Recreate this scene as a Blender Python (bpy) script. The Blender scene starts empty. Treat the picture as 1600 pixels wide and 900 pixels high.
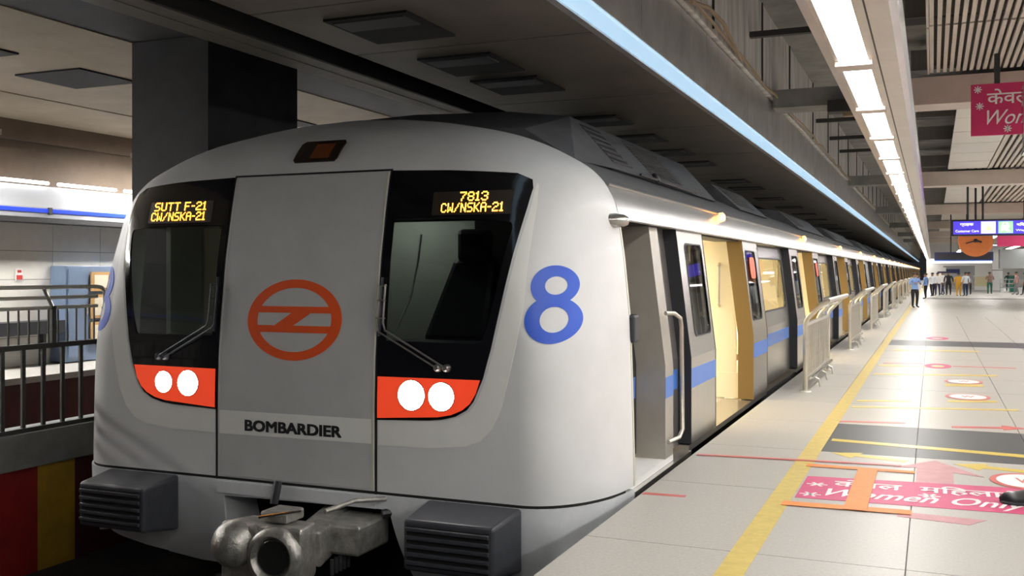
import bpy, bmesh, math, random
from mathutils import Vector, Matrix
from mathutils.geometry import tessellate_polygon
random.seed(7)
S = bpy.context.scene
COL = S.collection
PI = math.pi

# ------------------------------------------------------------------ camera
cam_d = bpy.data.cameras.new('camera'); cam = bpy.data.objects.new('camera', cam_d); COL.objects.link(cam)
cam.location = (0, 0, 1.5)
cam.rotation_euler = (PI/2, 0, math.atan(657/1560))
cam_d.sensor_width = 36; cam_d.lens = 36*1560/1600
cam_d.shift_x = 0; cam_d.shift_y = -25/1600
cam_d.clip_start = .05; cam_d.clip_end = 500
S.camera = cam
# ------------------------------------------------------------------ world and exposure
W_ = bpy.data.worlds.new('world'); S.world = W_; W_.use_nodes = True
W_.node_tree.nodes['Background'].inputs[0].default_value = (.8, .85, 1, 1)
W_.node_tree.nodes['Background'].inputs[1].default_value = .02
S.view_settings.view_transform = 'Standard'; S.view_settings.look = 'None'
S.view_settings.gamma = 1; S.view_settings.use_curve_mapping = False
S.view_settings.exposure = 0.0
L_PLATFORM = 30.0     # platform luminaires
L_SIDE = 31.0         # second luminaire rows over the concourse
L_OPPOSITE = 6.0     # tubes on the opposite wall
L_CAR = 26.0           # train saloon lights
L_HEAD = 30.0
L_LED = 3.0
L_TRIM = .75  # glow of the fascia edge strip, in place of a reflection

# ------------------------------------------------------------------ materials
def mat(name, col, rough=.5, metal=0., spec=.5, emit=None, es=0., noise=0., nscale=8., bump=0., coat=0., stretch=None):
    m = bpy.data.materials.new(name); m.use_nodes = True
    nt = m.node_tree; b = nt.nodes['Principled BSDF']
    b.inputs['Base Color'].default_value = (*col, 1)
    b.inputs['Roughness'].default_value = rough; b.inputs['Metallic'].default_value = metal
    b.inputs['Specular IOR Level'].default_value = spec; b.inputs['Coat Weight'].default_value = coat
    if emit:
        b.inputs['Emission Color'].default_value = (*emit, 1); b.inputs['Emission Strength'].default_value = es
    if noise or bump:
        tc = nt.nodes.new('ShaderNodeTexCoord'); mp = nt.nodes.new('ShaderNodeMapping')
        if stretch: mp.inputs['Scale'].default_value = stretch
        n = nt.nodes.new('ShaderNodeTexNoise'); n.inputs['Scale'].default_value = nscale
        n.inputs['Detail'].default_value = 6; n.inputs['Roughness'].default_value = .65
        nt.links.new(tc.outputs['Object'], mp.inputs[0]); nt.links.new(mp.outputs[0], n.inputs['Vector'])
        if noise:
            r = nt.nodes.new('ShaderNodeMapRange'); r.inputs['From Min'].default_value = .3; r.inputs['From Max'].default_value = .7
            r.inputs['To Min'].default_value = 1-noise; r.inputs['To Max'].default_value = 1+noise*.6
            nt.links.new(n.outputs['Fac'], r.inputs['Value'])
            v = nt.nodes.new('ShaderNodeVectorMath'); v.operation = 'SCALE'; v.inputs[0].default_value = col
            nt.links.new(r.outputs[0], v.inputs['Scale']); nt.links.new(v.outputs[0], b.inputs['Base Color'])
        if bump:
            bp = nt.nodes.new('ShaderNodeBump'); bp.inputs['Strength'].default_value = bump; bp.inputs['Distance'].default_value = .02
            nt.links.new(n.outputs['Fac'], bp.inputs['Height']); nt.links.new(bp.outputs[0], b.inputs['Normal'])
    return m
def glass(name, tint, ior=1.45, rough=.02):
    m = bpy.data.materials.new(name); m.use_nodes = True; nt = m.node_tree; nt.nodes.clear()
    o = nt.nodes.new('ShaderNodeOutputMaterial'); t = nt.nodes.new('ShaderNodeBsdfTransparent'); g = nt.nodes.new('ShaderNodeBsdfGlossy')
    f = nt.nodes.new('ShaderNodeFresnel'); mx = nt.nodes.new('ShaderNodeMixShader')
    t.inputs[0].default_value = (*tint, 1); g.inputs['Roughness'].default_value = rough; f.inputs[0].default_value = ior
    ge = nt.nodes.new('ShaderNodeNewGeometry'); ou = nt.nodes.new('ShaderNodeMath'); ou.operation = 'SUBTRACT'; ou.inputs[0].default_value = 1
    mu = nt.nodes.new('ShaderNodeMath'); mu.operation = 'MULTIPLY'     # only the outer face of the pane reflects
    nt.links.new(ge.outputs['Backfacing'], ou.inputs[1]); nt.links.new(f.outputs[0], mu.inputs[0]); nt.links.new(ou.outputs[0], mu.inputs[1])
    nt.links.new(mu.outputs[0], mx.inputs[0]); nt.links.new(t.outputs[0], mx.inputs[1]); nt.links.new(g.outputs[0], mx.inputs[2]); nt.links.new(mx.outputs[0], o.inputs[0])
    return m
def emis(name, col, s):
    return mat(name, (.8, .8, .8), .5, emit=col, es=s)
M = dict(
    paint=mat('cab_paint', (.66, .665, .67), .45, .0, noise=.05, nscale=3, coat=.08),
    band=mat('light_livery_paint', (.8, .8, .78), .45, .0, noise=.04, nscale=4, coat=.08),
    doorpaint=mat('cab_door_paint', (.55, .555, .56), .45, .1, noise=.06, nscale=4),
    valance=mat('valance_paint', (.7, .72, .75), .38, .1, noise=.08, nscale=5, coat=.2),
    edge=mat('worn_door_edge', (.62, .6, .5), .45, .3),
    black=mat('black_mask', (.006, .006, .008), .12, coat=.4),
    seam=mat('seam_black', (.004, .004, .004), .8),
    rubber=mat('black_rubber', (.018, .02, .026), .5),
    darkmetal=mat('dark_metal', (.05, .05, .055), .5, .6, noise=.3, nscale=14),
    bumper=mat('anticlimber_grey', (.045, .048, .058), .42, .1, noise=.2, nscale=18),
    orange=mat('logo_orange', (.85, .1, .012), .4, noise=.06),
    blue=mat('livery_blue', (.008, .085, .6), .35),
    bluestripe=mat('stripe_blue', (.07, .2, .62), .35, noise=.05),
    ink=mat('black_lettering', (.008, .008, .01), .5),
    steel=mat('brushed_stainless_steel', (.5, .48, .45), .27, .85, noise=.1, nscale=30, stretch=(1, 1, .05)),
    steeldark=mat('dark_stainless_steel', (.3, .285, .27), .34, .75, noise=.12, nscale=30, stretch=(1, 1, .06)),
    gutter=mat('polished_gutter_steel', (.6, .6, .61), .3, .9, noise=.06, nscale=5, bump=.25, stretch=(1, .4, 1)),
    roofgrey=mat('roof_grey', (.085, .085, .09), .6, noise=.25, nscale=5),
    coupler=mat('cast_coupler_steel', (.42, .41, .38), .36, .7, noise=.45, nscale=13, bump=.5),
    chrome=mat('chrome', (.8, .8, .8), .12, 1.),
    rail=mat('satin_railing_steel', (.62, .59, .52), .28, .85, noise=.1, nscale=20),
    cream=mat('cream_interior_laminate', (.8, .73, .56), .45),
    jamb=mat('ochre_door_jamb', (.2, .125, .035), .5),
    intfloor=mat('interior_floor', (.5, .47, .42), .5, noise=.15, nscale=30),
    seatm=mat('seat_moulding', (.5, .36, .16), .4),
    cablamp=emis('cab_lamp', (.95, 1, .9), 9.),
    vestpanel=mat('vestibule_panel', (.42, .39, .34), .38, .3, noise=.08, nscale=6),
    halldiff=emis('hall_diffuser', (1, .97, .93), 9.),
    carlight=emis('saloon_light', (1, .84, .55), L_CAR),
    winglass=glass('window_glass', (.93, .94, .92), 1.35),
    darkglass=glass('windscreen_glass', (.7, .72, .72), 1.6, .03),
    displayglass=mat('display_back', (.03, .022, .015), .4),
    led=emis('amber_led', (1, .36, .02), L_LED*2.2),
    dimamber=mat('dim_amber_lamp', (.16, .04, .01), .4),
    doorlamp=emis('door_amber_lamp', (1, .36, .05), 6.),
    headlamp=emis('headlamp_white', (1, .97, .92), L_HEAD),
    taillamp=mat('red_lamp_lens', (.72, .03, .012), .2, emit=(1, .09, .03), es=.55, coat=.5),
    lampglass=mat('roof_lamp_glass', (.03, .02, .015), .2),
    cabwall=mat('cab_interior_wall', (.42, .44, .38), .6, noise=.1, nscale=2),
    seatblack=mat('driver_seat_vinyl', (.01, .01, .012), .45),
    tile=mat('platform_granite', (.43, .415, .385), .4, noise=.13, nscale=55, spec=.4),
    tiledark=mat('platform_dark_granite', (.06, .062, .068), .42, noise=.2, nscale=60),
    coping=mat('coping_granite', (.42, .4, .365), .5, noise=.14, nscale=50),
    grout=mat('grout', (.22, .21, .2), .8),
    yellow=mat('yellow_line_paint', (.6, .46, .13), .4, noise=.16, nscale=14),
    ystick=mat('yellow_floor_tape', (.66, .5, .09), .35, noise=.06),
    pink=mat('pink_vinyl', (.55, .05, .16), .5, noise=.07),
    paler=mat('faded_pink_vinyl', (.5, .24, .26), .5, noise=.15),
    ofloor=mat('orange_floor_tape', (.75, .24, .05), .55, noise=.1),
    redline=mat('red_floor_tape', (.6, .13, .12), .4, noise=.2),
    white=mat('white_print', (.85, .82, .82), .4),
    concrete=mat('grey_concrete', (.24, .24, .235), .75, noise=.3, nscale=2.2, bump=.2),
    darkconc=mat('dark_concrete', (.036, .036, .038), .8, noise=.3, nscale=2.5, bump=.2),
    soffit=mat('brown_grey_soffit', (.12, .105, .09), .55, noise=.25, nscale=1.6),
    voidm=mat('void_black', (.008, .008, .009), .9),
    paleceil=mat('pale_beige_ceiling', (.33, .27, .19), .7, noise=.15, nscale=1.5),
    brownwall=mat('brown_wall', (.13, .09, .06), .7, noise=.2, nscale=2),
    greypanel=mat('aluminium_fascia', (.6, .6, .61), .3, .6, noise=.25, nscale=2.5, bump=.12),
    streak=mat('streaked_duct_wall', (.66, .645, .63), .5, .3, noise=.45, nscale=3, stretch=(1, 1.6, .25)),
    beam=mat('pinkish_beam_cladding', (.62, .53, .48), .5, noise=.08, nscale=3),
    trough=mat('luminaire_housing', (.5, .44, .41), .3, .35, noise=.1, nscale=3),
    diffuser=emis('luminaire_diffuser', (1, .97, .92), L_PLATFORM),
    diffuser2=emis('concourse_diffuser', (1, .97, .93), L_SIDE),
    opdiff=emis('opposite_diffuser', (1, .97, .92), L_OPPOSITE*18),  # added strips that brighten the opposite wall
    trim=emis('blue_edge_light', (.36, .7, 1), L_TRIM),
    optube=emis('opposite_tube', (1, 1, 1), L_OPPOSITE),
    ceilwhite=mat('white_ceiling_panel', (.72, .69, .65), .5, noise=.05),
    slat=mat('beige_slat', (.6, .54, .48), .45, noise=.08),
    slatback=mat('slat_backing', (.1, .085, .07), .8),
    optile=mat('white_wall_tile', (.82, .8, .74), .25, noise=.06, nscale=3),
    opblue=mat('opposite_blue_strip', (.02, .06, .6), .35, emit=(.02, .08, 1), es=.5),
    opfascia=mat('opposite_fascia', (.5, .52, .56), .3),
    cabinet=mat('slate_blue_cabinet', (.16, .22, .33), .45, noise=.1, nscale=3),
    ochre=mat('ochre_frame', (.5, .3, .12), .5),
    poster=mat('poster_paper', (.7, .64, .5), .5),
    signred=mat('small_red_sign', (.6, .05, .04), .5),
    fencerail=mat('bright_fence_rail', (.78, .75, .66), .35, .25),
    fence=mat('fence_bar', (.1, .1, .095), .45, .5, noise=.2),
    redwall=mat('red_painted_wall', (.3, .012, .01), .6, noise=.3, nscale=3),
    yellowwall=mat('yellow_painted_wall', (.42, .25, .02), .6, noise=.3, nscale=3),
    maroon=mat('maroon_painted_wall', (.07, .008, .01), .6, noise=.3, nscale=3),
    ballast=mat('track_bed', (.03, .028, .026), .9, noise=.5, nscale=30, bump=1.),
    railsteel=mat('running_rail', (.2, .17, .15), .35, .9),
    bannerpink=mat('banner_pink', (.6, .03, .14), .45, noise=.05),
    acrylic=glass('acrylic', (.9, .92, .92), 1.6, .05),
    signblue=mat('lit_sign_blue', (.04, .03, .3), .4, emit=(.1, .06, .85), es=.9),
    signwhite=emis('lit_sign_white', (1, 1, 1), 1.1),
    signyellow=emis('lit_sign_yellow', (1, .7, .1), .8),
    signgreen=emis('lit_sign_green', (.05, .8, .2), .7),
    signcase=mat('sign_case', (.02, .02, .03), .4),
    clockor=mat('clock_orange', (.6, .17, .04), .5, noise=.1),
    navy=mat('navy_board', (.015, .025, .12), .4),
    farwhite=mat('far_white_wall', (.8, .8, .8), .5),
    fargrey=mat('far_grey', (.35, .37, .38), .5),
    fargreen=mat('far_green', (.03, .2, .15), .5),
    farbeige=mat('far_beige', (.72, .66, .42), .5),
    farlight=emis('far_lit_panel', (.85, .93, 1), 1.2),
    skin=mat('skin', (.32, .17, .1), .6), hair=mat('black_hair', (.012, .01, .01), .6),
    cable=mat('tan_cable', (.3, .22, .14), .6), whitecable=mat('white_cable', (.75, .75, .7), .5),
    bracket=mat('dark_bracket', (.03, .03, .032), .6),
    glossblack=mat('black_shoe_leather', (.012, .012, .014), .3),
)
def cloth(name, col): return mat(name, col, .8)

# ------------------------------------------------------------------ object helpers
def wloc(o):
    v = Vector((0, 0, 0))
    while o: v += o.location; o = o.parent
    return v
def link(name, me, m=None, parent=None):
    if m and not me.materials: me.materials.append(m)
    o = bpy.data.objects.new(name, me); COL.objects.link(o)
    if parent:
        off = wloc(parent); me.transform(Matrix.Translation(-off)); o.parent = parent
    return o
def tag(o, label=None, cat=None, group=None, kind=None):
    if label: o['label'] = label
    if cat: o['category'] = cat
    if group: o['group'] = group
    if kind: o['kind'] = kind
    return o
def thing(name, loc, label, cat, group=None):
    o = bpy.data.objects.new(name, None); o.empty_display_size = .2; COL.objects.link(o); o.location = loc
    return tag(o, label, cat, group)
def copy_tree(o, parent=None):
    c = o.copy(); COL.objects.link(c); c.parent = parent
    for ch in list(o.children): copy_tree(ch, c)
    return c

class MB:
    def __init__(s): s.v = []; s.f = []
    def add(s, vs, fs):
        n = len(s.v); s.v += [tuple(p) for p in vs]; s.f += [tuple(i+n for i in f) for f in fs]; return s
    def box(s, x0, x1, y0, y1, z0, z1):
        x0, x1 = sorted((x0, x1)); y0, y1 = sorted((y0, y1)); z0, z1 = sorted((z0, z1))
        return s.add([(x0,y0,z0),(x1,y0,z0),(x1,y1,z0),(x0,y1,z0),(x0,y0,z1),(x1,y0,z1),(x1,y1,z1),(x0,y1,z1)],
                     [(0,3,2,1),(4,5,6,7),(0,1,5,4),(1,2,6,5),(2,3,7,6),(3,0,4,7)])
    def hexa(s, lo, hi):      # two quads, lo and hi, same winding
        return s.add(list(lo)+list(hi), [(3,2,1,0),(4,5,6,7),(0,1,5,4),(1,2,6,5),(2,3,7,6),(3,0,4,7)])
    def prism_y(s, poly, y0, y1):      # poly = [(x,z)...]
        n = len(poly)
        return s.add([(x,y0,z) for x,z in poly]+[(x,y1,z) for x,z in poly],
                     [tuple(range(n)), tuple(range(2*n-1,n-1,-1))]+[(i,i+n,(i+1)%n+n,(i+1)%n) for i in range(n)])
    def prism_z(s, poly, z0, z1):      # poly = [(x,y)...]
        n = len(poly)
        return s.add([(x,y,z0) for x,y in poly]+[(x,y,z1) for x,y in poly],
                     [tuple(range(n-1,-1,-1)), tuple(range(n,2*n))]+[(i,(i+1)%n,(i+1)%n+n,i+n) for i in range(n)])
    def tube(s, pts, r, n=8, cap=True):
        pts = [Vector(p) for p in pts]; rings = []
        up = None
        for i, p in enumerate(pts):
            d = (pts[min(i+1,len(pts)-1)]-pts[max(i-1,0)]).normalized()
            if up is None: up = Vector((0,0,1)) if abs(d.z) < .9 else Vector((1,0,0))
            a = d.cross(up).normalized(); b = a.cross(d).normalized(); up = b
            rr = r[i] if isinstance(r, (list,tuple)) else r
            rings.append([p+a*rr*math.cos(2*PI*k/n)+b*rr*math.sin(2*PI*k/n) for k in range(n)])
        base = len(s.v); s.v += [tuple(q) for rg in rings for q in rg]
        for i in range(len(rings)-1):
            for k in range(n):
                s.f.append((base+i*n+k, base+i*n+(k+1)%n, base+(i+1)*n+(k+1)%n, base+(i+1)*n+k))
        if cap:
            s.f.append(tuple(base+k for k in range(n-1,-1,-1))); e = base+(len(rings)-1)*n
            s.f.append(tuple(e+k for k in range(n)))
        return s
    def lathe(s, c, axis, prof, n=24):   # prof = [(dist along axis, radius)...]
        c = Vector(c); ax = Vector(axis).normalized(); t = Vector((0,0,1)) if abs(ax.z) < .9 else Vector((1,0,0))
        a = ax.cross(t).normalized(); b = ax.cross(a).normalized(); base = len(s.v)
        for h, r in prof:
            for k in range(n): s.v.append(tuple(c+ax*h+a*r*math.cos(2*PI*k/n)+b*r*math.sin(2*PI*k/n)))
        for i in range(len(prof)-1):
            for k in range(n): s.f.append((base+i*n+k, base+(i+1)*n+k, base+(i+1)*n+(k+1)%n, base+i*n+(k+1)%n))
        s.f.append(tuple(base+k for k in range(n))); e = base+(len(prof)-1)*n; s.f.append(tuple(e+k for k in range(n-1,-1,-1)))
        return s
    def build(s, name, m, parent=None, smooth=False, bevel=0., seg=2):
        me = bpy.data.meshes.new(name); me.from_pydata(s.v, [], s.f)
        bm = bmesh.new(); bm.from_mesh(me); bmesh.ops.recalc_face_normals(bm, faces=bm.faces)
        if bevel:
            es = [e for e in bm.edges if len(e.link_faces) == 2 and e.calc_face_angle(0) > .6]
            bmesh.ops.bevel(bm, geom=es, offset=bevel, segments=seg, affect='EDGES', profile=.5)
        bm.to_mesh(me); bm.free()
        if smooth:
            for p in me.polygons: p.use_smooth = True
            me.set_sharp_from_angle(angle=.7)
        return link(name, me, M[m] if isinstance(m, str) else m, parent)
def bx(name, m, parent, *a, bevel=0.): return MB().box(*a).build(name, m, parent, bevel=bevel)
def struct(name, mb, m, smooth=False): return tag(mb.build(name, m, smooth=smooth), kind='structure')

def patch(name, outer, holes, fn, m, parent=None, t0=0., t1=.004, cu=None, cv=None, smooth=True):
    """a sheet cut to an outline in (u, v), given thickness and laid on the surface fn(u, v, offset)"""
    loops = [outer]+list(holes)
    flat = [p for l in loops for p in l]
    tris = tessellate_polygon([[Vector((p[0], p[1], 0)) for p in l] for l in loops])
    bm = bmesh.new(); vs = [bm.verts.new((p[0], p[1], 0)) for p in flat]
    for t in tris:
        try: bm.faces.new([vs[i] for i in t])
        except ValueError: pass
    us = [p[0] for p in flat]; ws = [p[1] for p in flat]
    def rng(step, lo, hi):
        if step is None: return []
        if isinstance(step, (list, tuple)): return [x for x in step if lo < x < hi]
        k = math.ceil(lo/step+.01); out = []
        while k*step < hi-.001: out.append(k*step); k += 1
        return out
    for c in rng(cu, min(us), max(us)):
        bmesh.ops.bisect_plane(bm, geom=bm.verts[:]+bm.edges[:]+bm.faces[:], plane_co=(c,0,0), plane_no=(1,0,0), dist=1e-5)
    for c in rng(cv, min(ws), max(ws)):
        bmesh.ops.bisect_plane(bm, geom=bm.verts[:]+bm.edges[:]+bm.faces[:], plane_co=(0,c,0), plane_no=(0,1,0), dist=1e-5)
    bm.verts.index_update(); n = len(bm.verts)
    pv = [fn(v.co.x, v.co.y, t1) for v in bm.verts]+[fn(v.co.x, v.co.y, t0) for v in bm.verts]
    fs = []
    for f in bm.faces:
        i = [v.index for v in f.verts]; fs.append(tuple(i)); fs.append(tuple(k+n for k in reversed(i)))
    for e in bm.edges:
        if len(e.link_faces) == 1:
            a, b = [v.index for v in e.verts]; fs.append((a, b, b+n, a+n))
    bm.free()
    mb = MB(); mb.v = [tuple(p) for p in pv]; mb.f = fs
    return mb.build(name, m, parent, smooth=smooth)
def circ(cx, cy, rx, ry, n=36, a0=0): return [(cx+rx*math.cos(a0+2*PI*k/n), cy+ry*math.sin(a0+2*PI*k/n)) for k in range(n)]
def rrect(u0, u1, v0, v1, r, n=4):
    o = []
    for cx, cy, a in ((u1-r,v0+r,-PI/2),(u1-r,v1-r,0),(u0+r,v1-r,PI/2),(u0+r,v0+r,PI)):
        for k in range(n+1): o.append((cx+r*math.cos(a+PI/2*k/n), cy+r*math.sin(a+PI/2*k/n)))
    return o
def text_mesh(body, size=1., bold=0., shear=0., align='CENTER', space=1., res=3):
    c = bpy.data.curves.new('t', 'FONT'); c.body = body; c.size = size; c.offset = bold; c.shear = shear
    c.align_x = align; c.align_y = 'CENTER'; c.space_character = space; c.resolution_u = res
    o = bpy.data.objects.new('t', c); COL.objects.link(o); bpy.context.view_layer.update()
    me = bpy.data.meshes.new_from_object(o.evaluated_get(bpy.context.evaluated_depsgraph_get()))
    bpy.data.objects.remove(o); bpy.data.curves.remove(c)
    return me
def text_on(name, body, fn, m, parent, u0, u1, v0, v1, thick=.002, strokes=0, **k):
    """text fitted to the rectangle u0..u1, v0..v1 of the surface fn"""
    me = text_mesh(body, **k)
    xs = [v.co.x for v in me.vertices]; ys = [v.co.y for v in me.vertices]
    ax, bxx, ay, by = min(xs), max(xs), min(ys), max(ys)
    uv = [(u0+(v.co.x-ax)/(bxx-ax)*(u1-u0), v0+(v.co.y-ay)/(by-ay)*(v1-v0)) for v in me.vertices]; vs = [fn(a, b, thick) for a, b in uv]
    mb = MB(); fs = [tuple(p.vertices) for p in me.polygons]; bpy.data.meshes.remove(me)
    if not strokes: mb.add(vs, fs)
    else:
        for i in range(5):       # heavier strokes: the letter shapes laid side by side
            for w in (-1, 1): mb.add([fn(a+(i-2)/2*strokes, b+w*strokes*.5, thick+(i*2+(w+1)//2)*.00025) for a, b in uv], fs)
    return mb.build(name, m, parent)

GL = {'T':('11111','00100','00100','00100','00100','00100','00100'),'R':('11110','10001','10001','11110','10100','10010','10001'),
 'I':('111','010','010','010','010','010','111'),'P':('11110','10001','10001','11110','10000','10000','10000'),
 'F':('11111','10000','10000','11110','10000','10000','10000'),'-':('000','000','000','111','000','000','000'),
 '1':('010','110','010','010','010','010','111'),'2':('01110','10001','00001','00110','01000','10000','11111'),
 '3':('01110','10001','00001','00110','00001','10001','01110'),'7':('11111','00001','00010','00100','00100','01000','01000'),
 '8':('01110','10001','10001','01110','10001','10001','01110'),'C':('01110','10001','10000','10000','10000','10001','01110'),
 'W':('10001','10001','10001','10101','10101','11011','10001'),'/':('00001','00010','00010','00100','01000','01000','10000'),
 'N':('10001','11001','11001','10101','10011','10011','10001'),'S':('01111','10000','10000','01110','00001','00001','11110'),
 'K':('10001','10010','10100','11000','10100','10010','10001'),'A':('01110','10001','10001','11111','10001','10001','10001'),
 'U':('10001','10001','10001','10001','10001','10001','01110'),' ':('00',)*7}
def led_text(name, lines, fn, parent, u0, u1, v0, v1, m='led'):
    """dot-matrix letters, every dot a small square standing proud"""
    mb = MB(); lh = (v1-v0)/len(lines)
    for li, (txt, ua, ub) in enumerate(lines):
        w = sum(len(GL[c][0])+1 for c in txt)-1; du = (ub-ua)/w; dv = lh/8.2
        x = 0
        for c in txt:
            g = GL[c]
            for r in range(7):
                for k, ch in enumerate(g[r]):
                    if ch == '1':
                        u = ua+(x+k)*du; v = v1-li*lh-(r+1)*dv
                        q = [fn(a, b, .003) for a, b in ((u,v),(u+du*.92,v),(u+du*.92,v+dv*.92),(u,v+dv*.92))]
                        mb.add(q, [(0,1,2,3)])
            x += len(g[0])+1
    return mb.build(name, m, parent)

# ================================================================== SETTING
# --- platform body and its granite tiles
EDGE = -1.82
fl = struct('floor', MB().box(EDGE+.004, 16, -12, 200, -.36, -.012).box(EDGE+.05, 16, -12, 200, -1.3, -.36), 'grout')
TW, TL = .87, 1.655
xs = [EDGE, -.995] + [-.125-.87+TW*i for i in range(1, 9)]
xs[1] = -.995
tile_meshes = {}
def tile(x0, x1, y0, y1, m):
    key = (round(x1-x0, 3), round(y1-y0, 3), m)
    g = .0035
    if key not in tile_meshes:
        mb = MB().box(g, x1-x0-g, g, y1-y0-g, -.03, 0)
        me = bpy.data.meshes.new('paving_tile'); me.from_pydata(mb.v, [], mb.f); me.materials.append(M[m]); tile_meshes[key] = me
    o = bpy.data.objects.new('paving_tile', tile_meshes[key]); COL.objects.link(o); o.location = (x0, y0, 0); o.parent = fl
rows = [5.4-TL*2+TL*i for i in range(0, 21)]
for i, y in enumerate(rows):
    dark = (abs(y-8.71) < .1) or abs(y-21.95) < .1
    for j in range(len(xs)-1):
        if xs[j] > .13*y*1.0+1.0: continue
        tile(xs[j], xs[j+1], y, y+TL, ('coping' if j == 0 else 'tiledark' if dark and j > 0 else 'tile'))
yend = rows[-1]+TL
def farfloor(nm, x0, x1, y0, y1, m, k='structure'):
    tag(bx(nm, m, fl, x0, x1, y0, y1, -.03, -.0005))
farfloor('far_paving', EDGE, -.998, yend, 200, 'coping'); farfloor('far_paving', -.992, 16, yend, 200, 'tile')
farfloor('far_paving', EDGE, 16, -12, rows[0], 'tile')
for i, y in enumerate(rows):
    xo = next((xs[j] for j in range(len(xs)-1) if xs[j] > .13*y*1.0+1.0), None)
    if xo is None: xo = xs[-1]
    farfloor('side_paving', xo+.004, 16, y+.004, y+TL-.004, 'tiledark' if (abs(y-8.71) < .1 or abs(y-21.95) < .1) else 'tile')
for k in range(1, 12):
    if k in (3, 6): farfloor('far_dark_band', -.85, 14, 34+k*9, 35.4+k*9, 'tile')
# platform edge nosing strip
tag(bx('coping_face', 'darkconc', fl, EDGE-.002, EDGE+.05, -12, 200, -1.3, -.03))

# --- track pit, rails
struct('trim_1', MB().box(-7.86, EDGE+.05, -12, 200, -1.6, -1.35), 'ballast')
rl = thing('running_rails', (-4.18, 0, -1.35), 'pair of steel running rails under the silver train', 'rails')
for x in (-5.1, -3.26): bx('rail', 'railsteel', rl, x-.04, x+.04, -12, 200, -1.35, -1.2)

# --- opposite side
struct('trim_2', MB().box(-11.9, -7.86-.4, -4, 60, -1.6, -1.35), 'ballast')
struct('floor_opposite', MB().box(-13.4, -11.9, -4, 60, -.09, 0), 'tile')
struct('wall_pit', MB().box(-13.4, -11.98, -4, 60, -1.35, -.09), 'maroon')
wl = struct('wall_left', MB().box(-13.7, -13.42, -4, 60, -1.35, 2.9), 'grout')
th, tw = .46, 1.02
tm = {}
for i in range(-2, 8):
    for j in range(5):
        y0 = 9.2+i*tw
        o = MB().box(-13.42, -13.4, y0+.005, y0+tw-.005, j*th+.004, (j+1)*th-.004).build('wall_tile', 'optile', wl) if not tm else None
        if o: tm['m'] = (o.data, y0, j)
        else:
            me, yb, jb = tm['m']; o = bpy.data.objects.new('wall_tile', me); COL.objects.link(o); o.parent = wl
            o.location = (0, y0-yb, (j-jb)*th)
bx('wall_tile_field', 'optile', wl, -13.42, -13.4, -4, 7.15, 0, 2.3); bx('wall_tile_field', 'optile', wl, -13.42, -13.4, 17.37, 60, 0, 2.3)
struct('wall_left_upper', MB().box(-13.7, -13.4, -4, 60, 2.9, 3.46).box(-13.7, -13.4, -4, 60, 3.6, 3.92).box(-13.7, -13.5, -4, 60, 3.46, 3.6), 'brownwall')
of = thing('lit_fascia', (-13.1, 9, 2.3), 'white lit fascia box with blue stripe along far left wall', 'fascia')
MB().prism_y([(-13.4,2.36),(-12.95,2.36),(-12.95,2.52),(-13.2,2.88),(-13.4,2.88)], -4, 60).build('fascia_panel', 'opfascia', of)
bx('blue_strip', 'opblue', of, -12.96, -12.935, -4, 60, 2.44, 2.5)
bx('underside', 'bracket', of, -13.38, -12.94, -4, 60, 2.28, 2.355)
y = 2.
while y < 40:
    MB().tube([(-13.16, y, 2.93), (-13.16, y+1.25, 2.93)], .028, 8).build('light_tube', 'optube', of); y += 1.45
for y in (8.6, 11.75, 14.9): bx('clip', 'bracket', of, -12.97, -12.92, y, y+.07, 2.41, 2.52)
cb = thing('cabinet', (-13.2, 12.8, 0), 'slate blue cabinet against white tiled wall at far left', 'cabinet')
bx('body', 'cabinet', cb, -13.39, -13.05, 12.2, 13.7, .02, 1.6, bevel=.01)
bx('door_panel', 'cabinet', cb, -13.05, -13.03, 12.25, 12.65, .1, 1.55); bx('handle', 'chrome', cb, -13.03, -13.0, 12.6, 12.63, .8, .95)
for z0, z1 in ((1.18, 1.5), (.72, 1.12), (.3, .66)):
    f = thing('framed_notice', (-13.02, 12.9, z0), {1.18:'topmost ochre framed notice on blue cabinet',.72:'middle ochre framed notice on blue cabinet',.3:'lowest ochre framed notice on blue cabinet'}[z0], 'notice', 'framed notices on the blue cabinet')
    bx('frame', 'ochre', f, -13.028, -13.0, 12.7, 13.12, z0, z1); bx('paper', 'poster', f, -13.0, -12.995, 12.76, 13.06, z0+.05, z1-.05)
bn = thing('bench', (-13.1, 11, 0), 'dark bench in front of white tiled wall, far left', 'bench')
bx('seat', 'rubber', bn, -13.35, -12.95, 8.5, 12.1, .52, .72)
for y in (8.8, 10.2, 11.8): bx('leg', 'rubber', bn, -13.2, -13.1, y, y+.06, 0, .52)
sg = thing('wall_sign', (-13.39, 11.6, 1.4), 'small red and white sign on tiled wall, far left', 'sign')
bx('plate', 'white', sg, -13.4, -13.385, 11.53, 11.66, 1.36, 1.56); bx('red_field', 'signred', sg, -13.385, -13.38, 11.54, 11.65, 1.38, 1.45)
bx('red_field', 'signred', sg, -13.385, -13.38, 11.56, 11.63, 1.49, 1.53)

# walkway slab and striped wall under the fence
struct('trim_3', MB().box(-8.3, -7.86, -6, 60, -.35, -.02), 'concrete')
ws = struct('wall_striped', MB().box(-8.26, -7.92, -6, 60, -1.6, -.35), 'maroon')
seq = [('redwall', 5.9, 7.05), ('yellowwall', 7.05, 7.5), ('maroon', 7.5, 8.3), ('redwall', 8.3, 9.4), ('yellowwall', 9.4, 9.9), ('yellowwall', 5.4, 5.9), ('maroon', 4.6, 5.4), ('redwall', 3.4, 4.6)]
for m, a, b in seq: bx('painted_panel', m, ws, -7.92, -7.9, a, b, -1.6, -.352)
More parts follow.
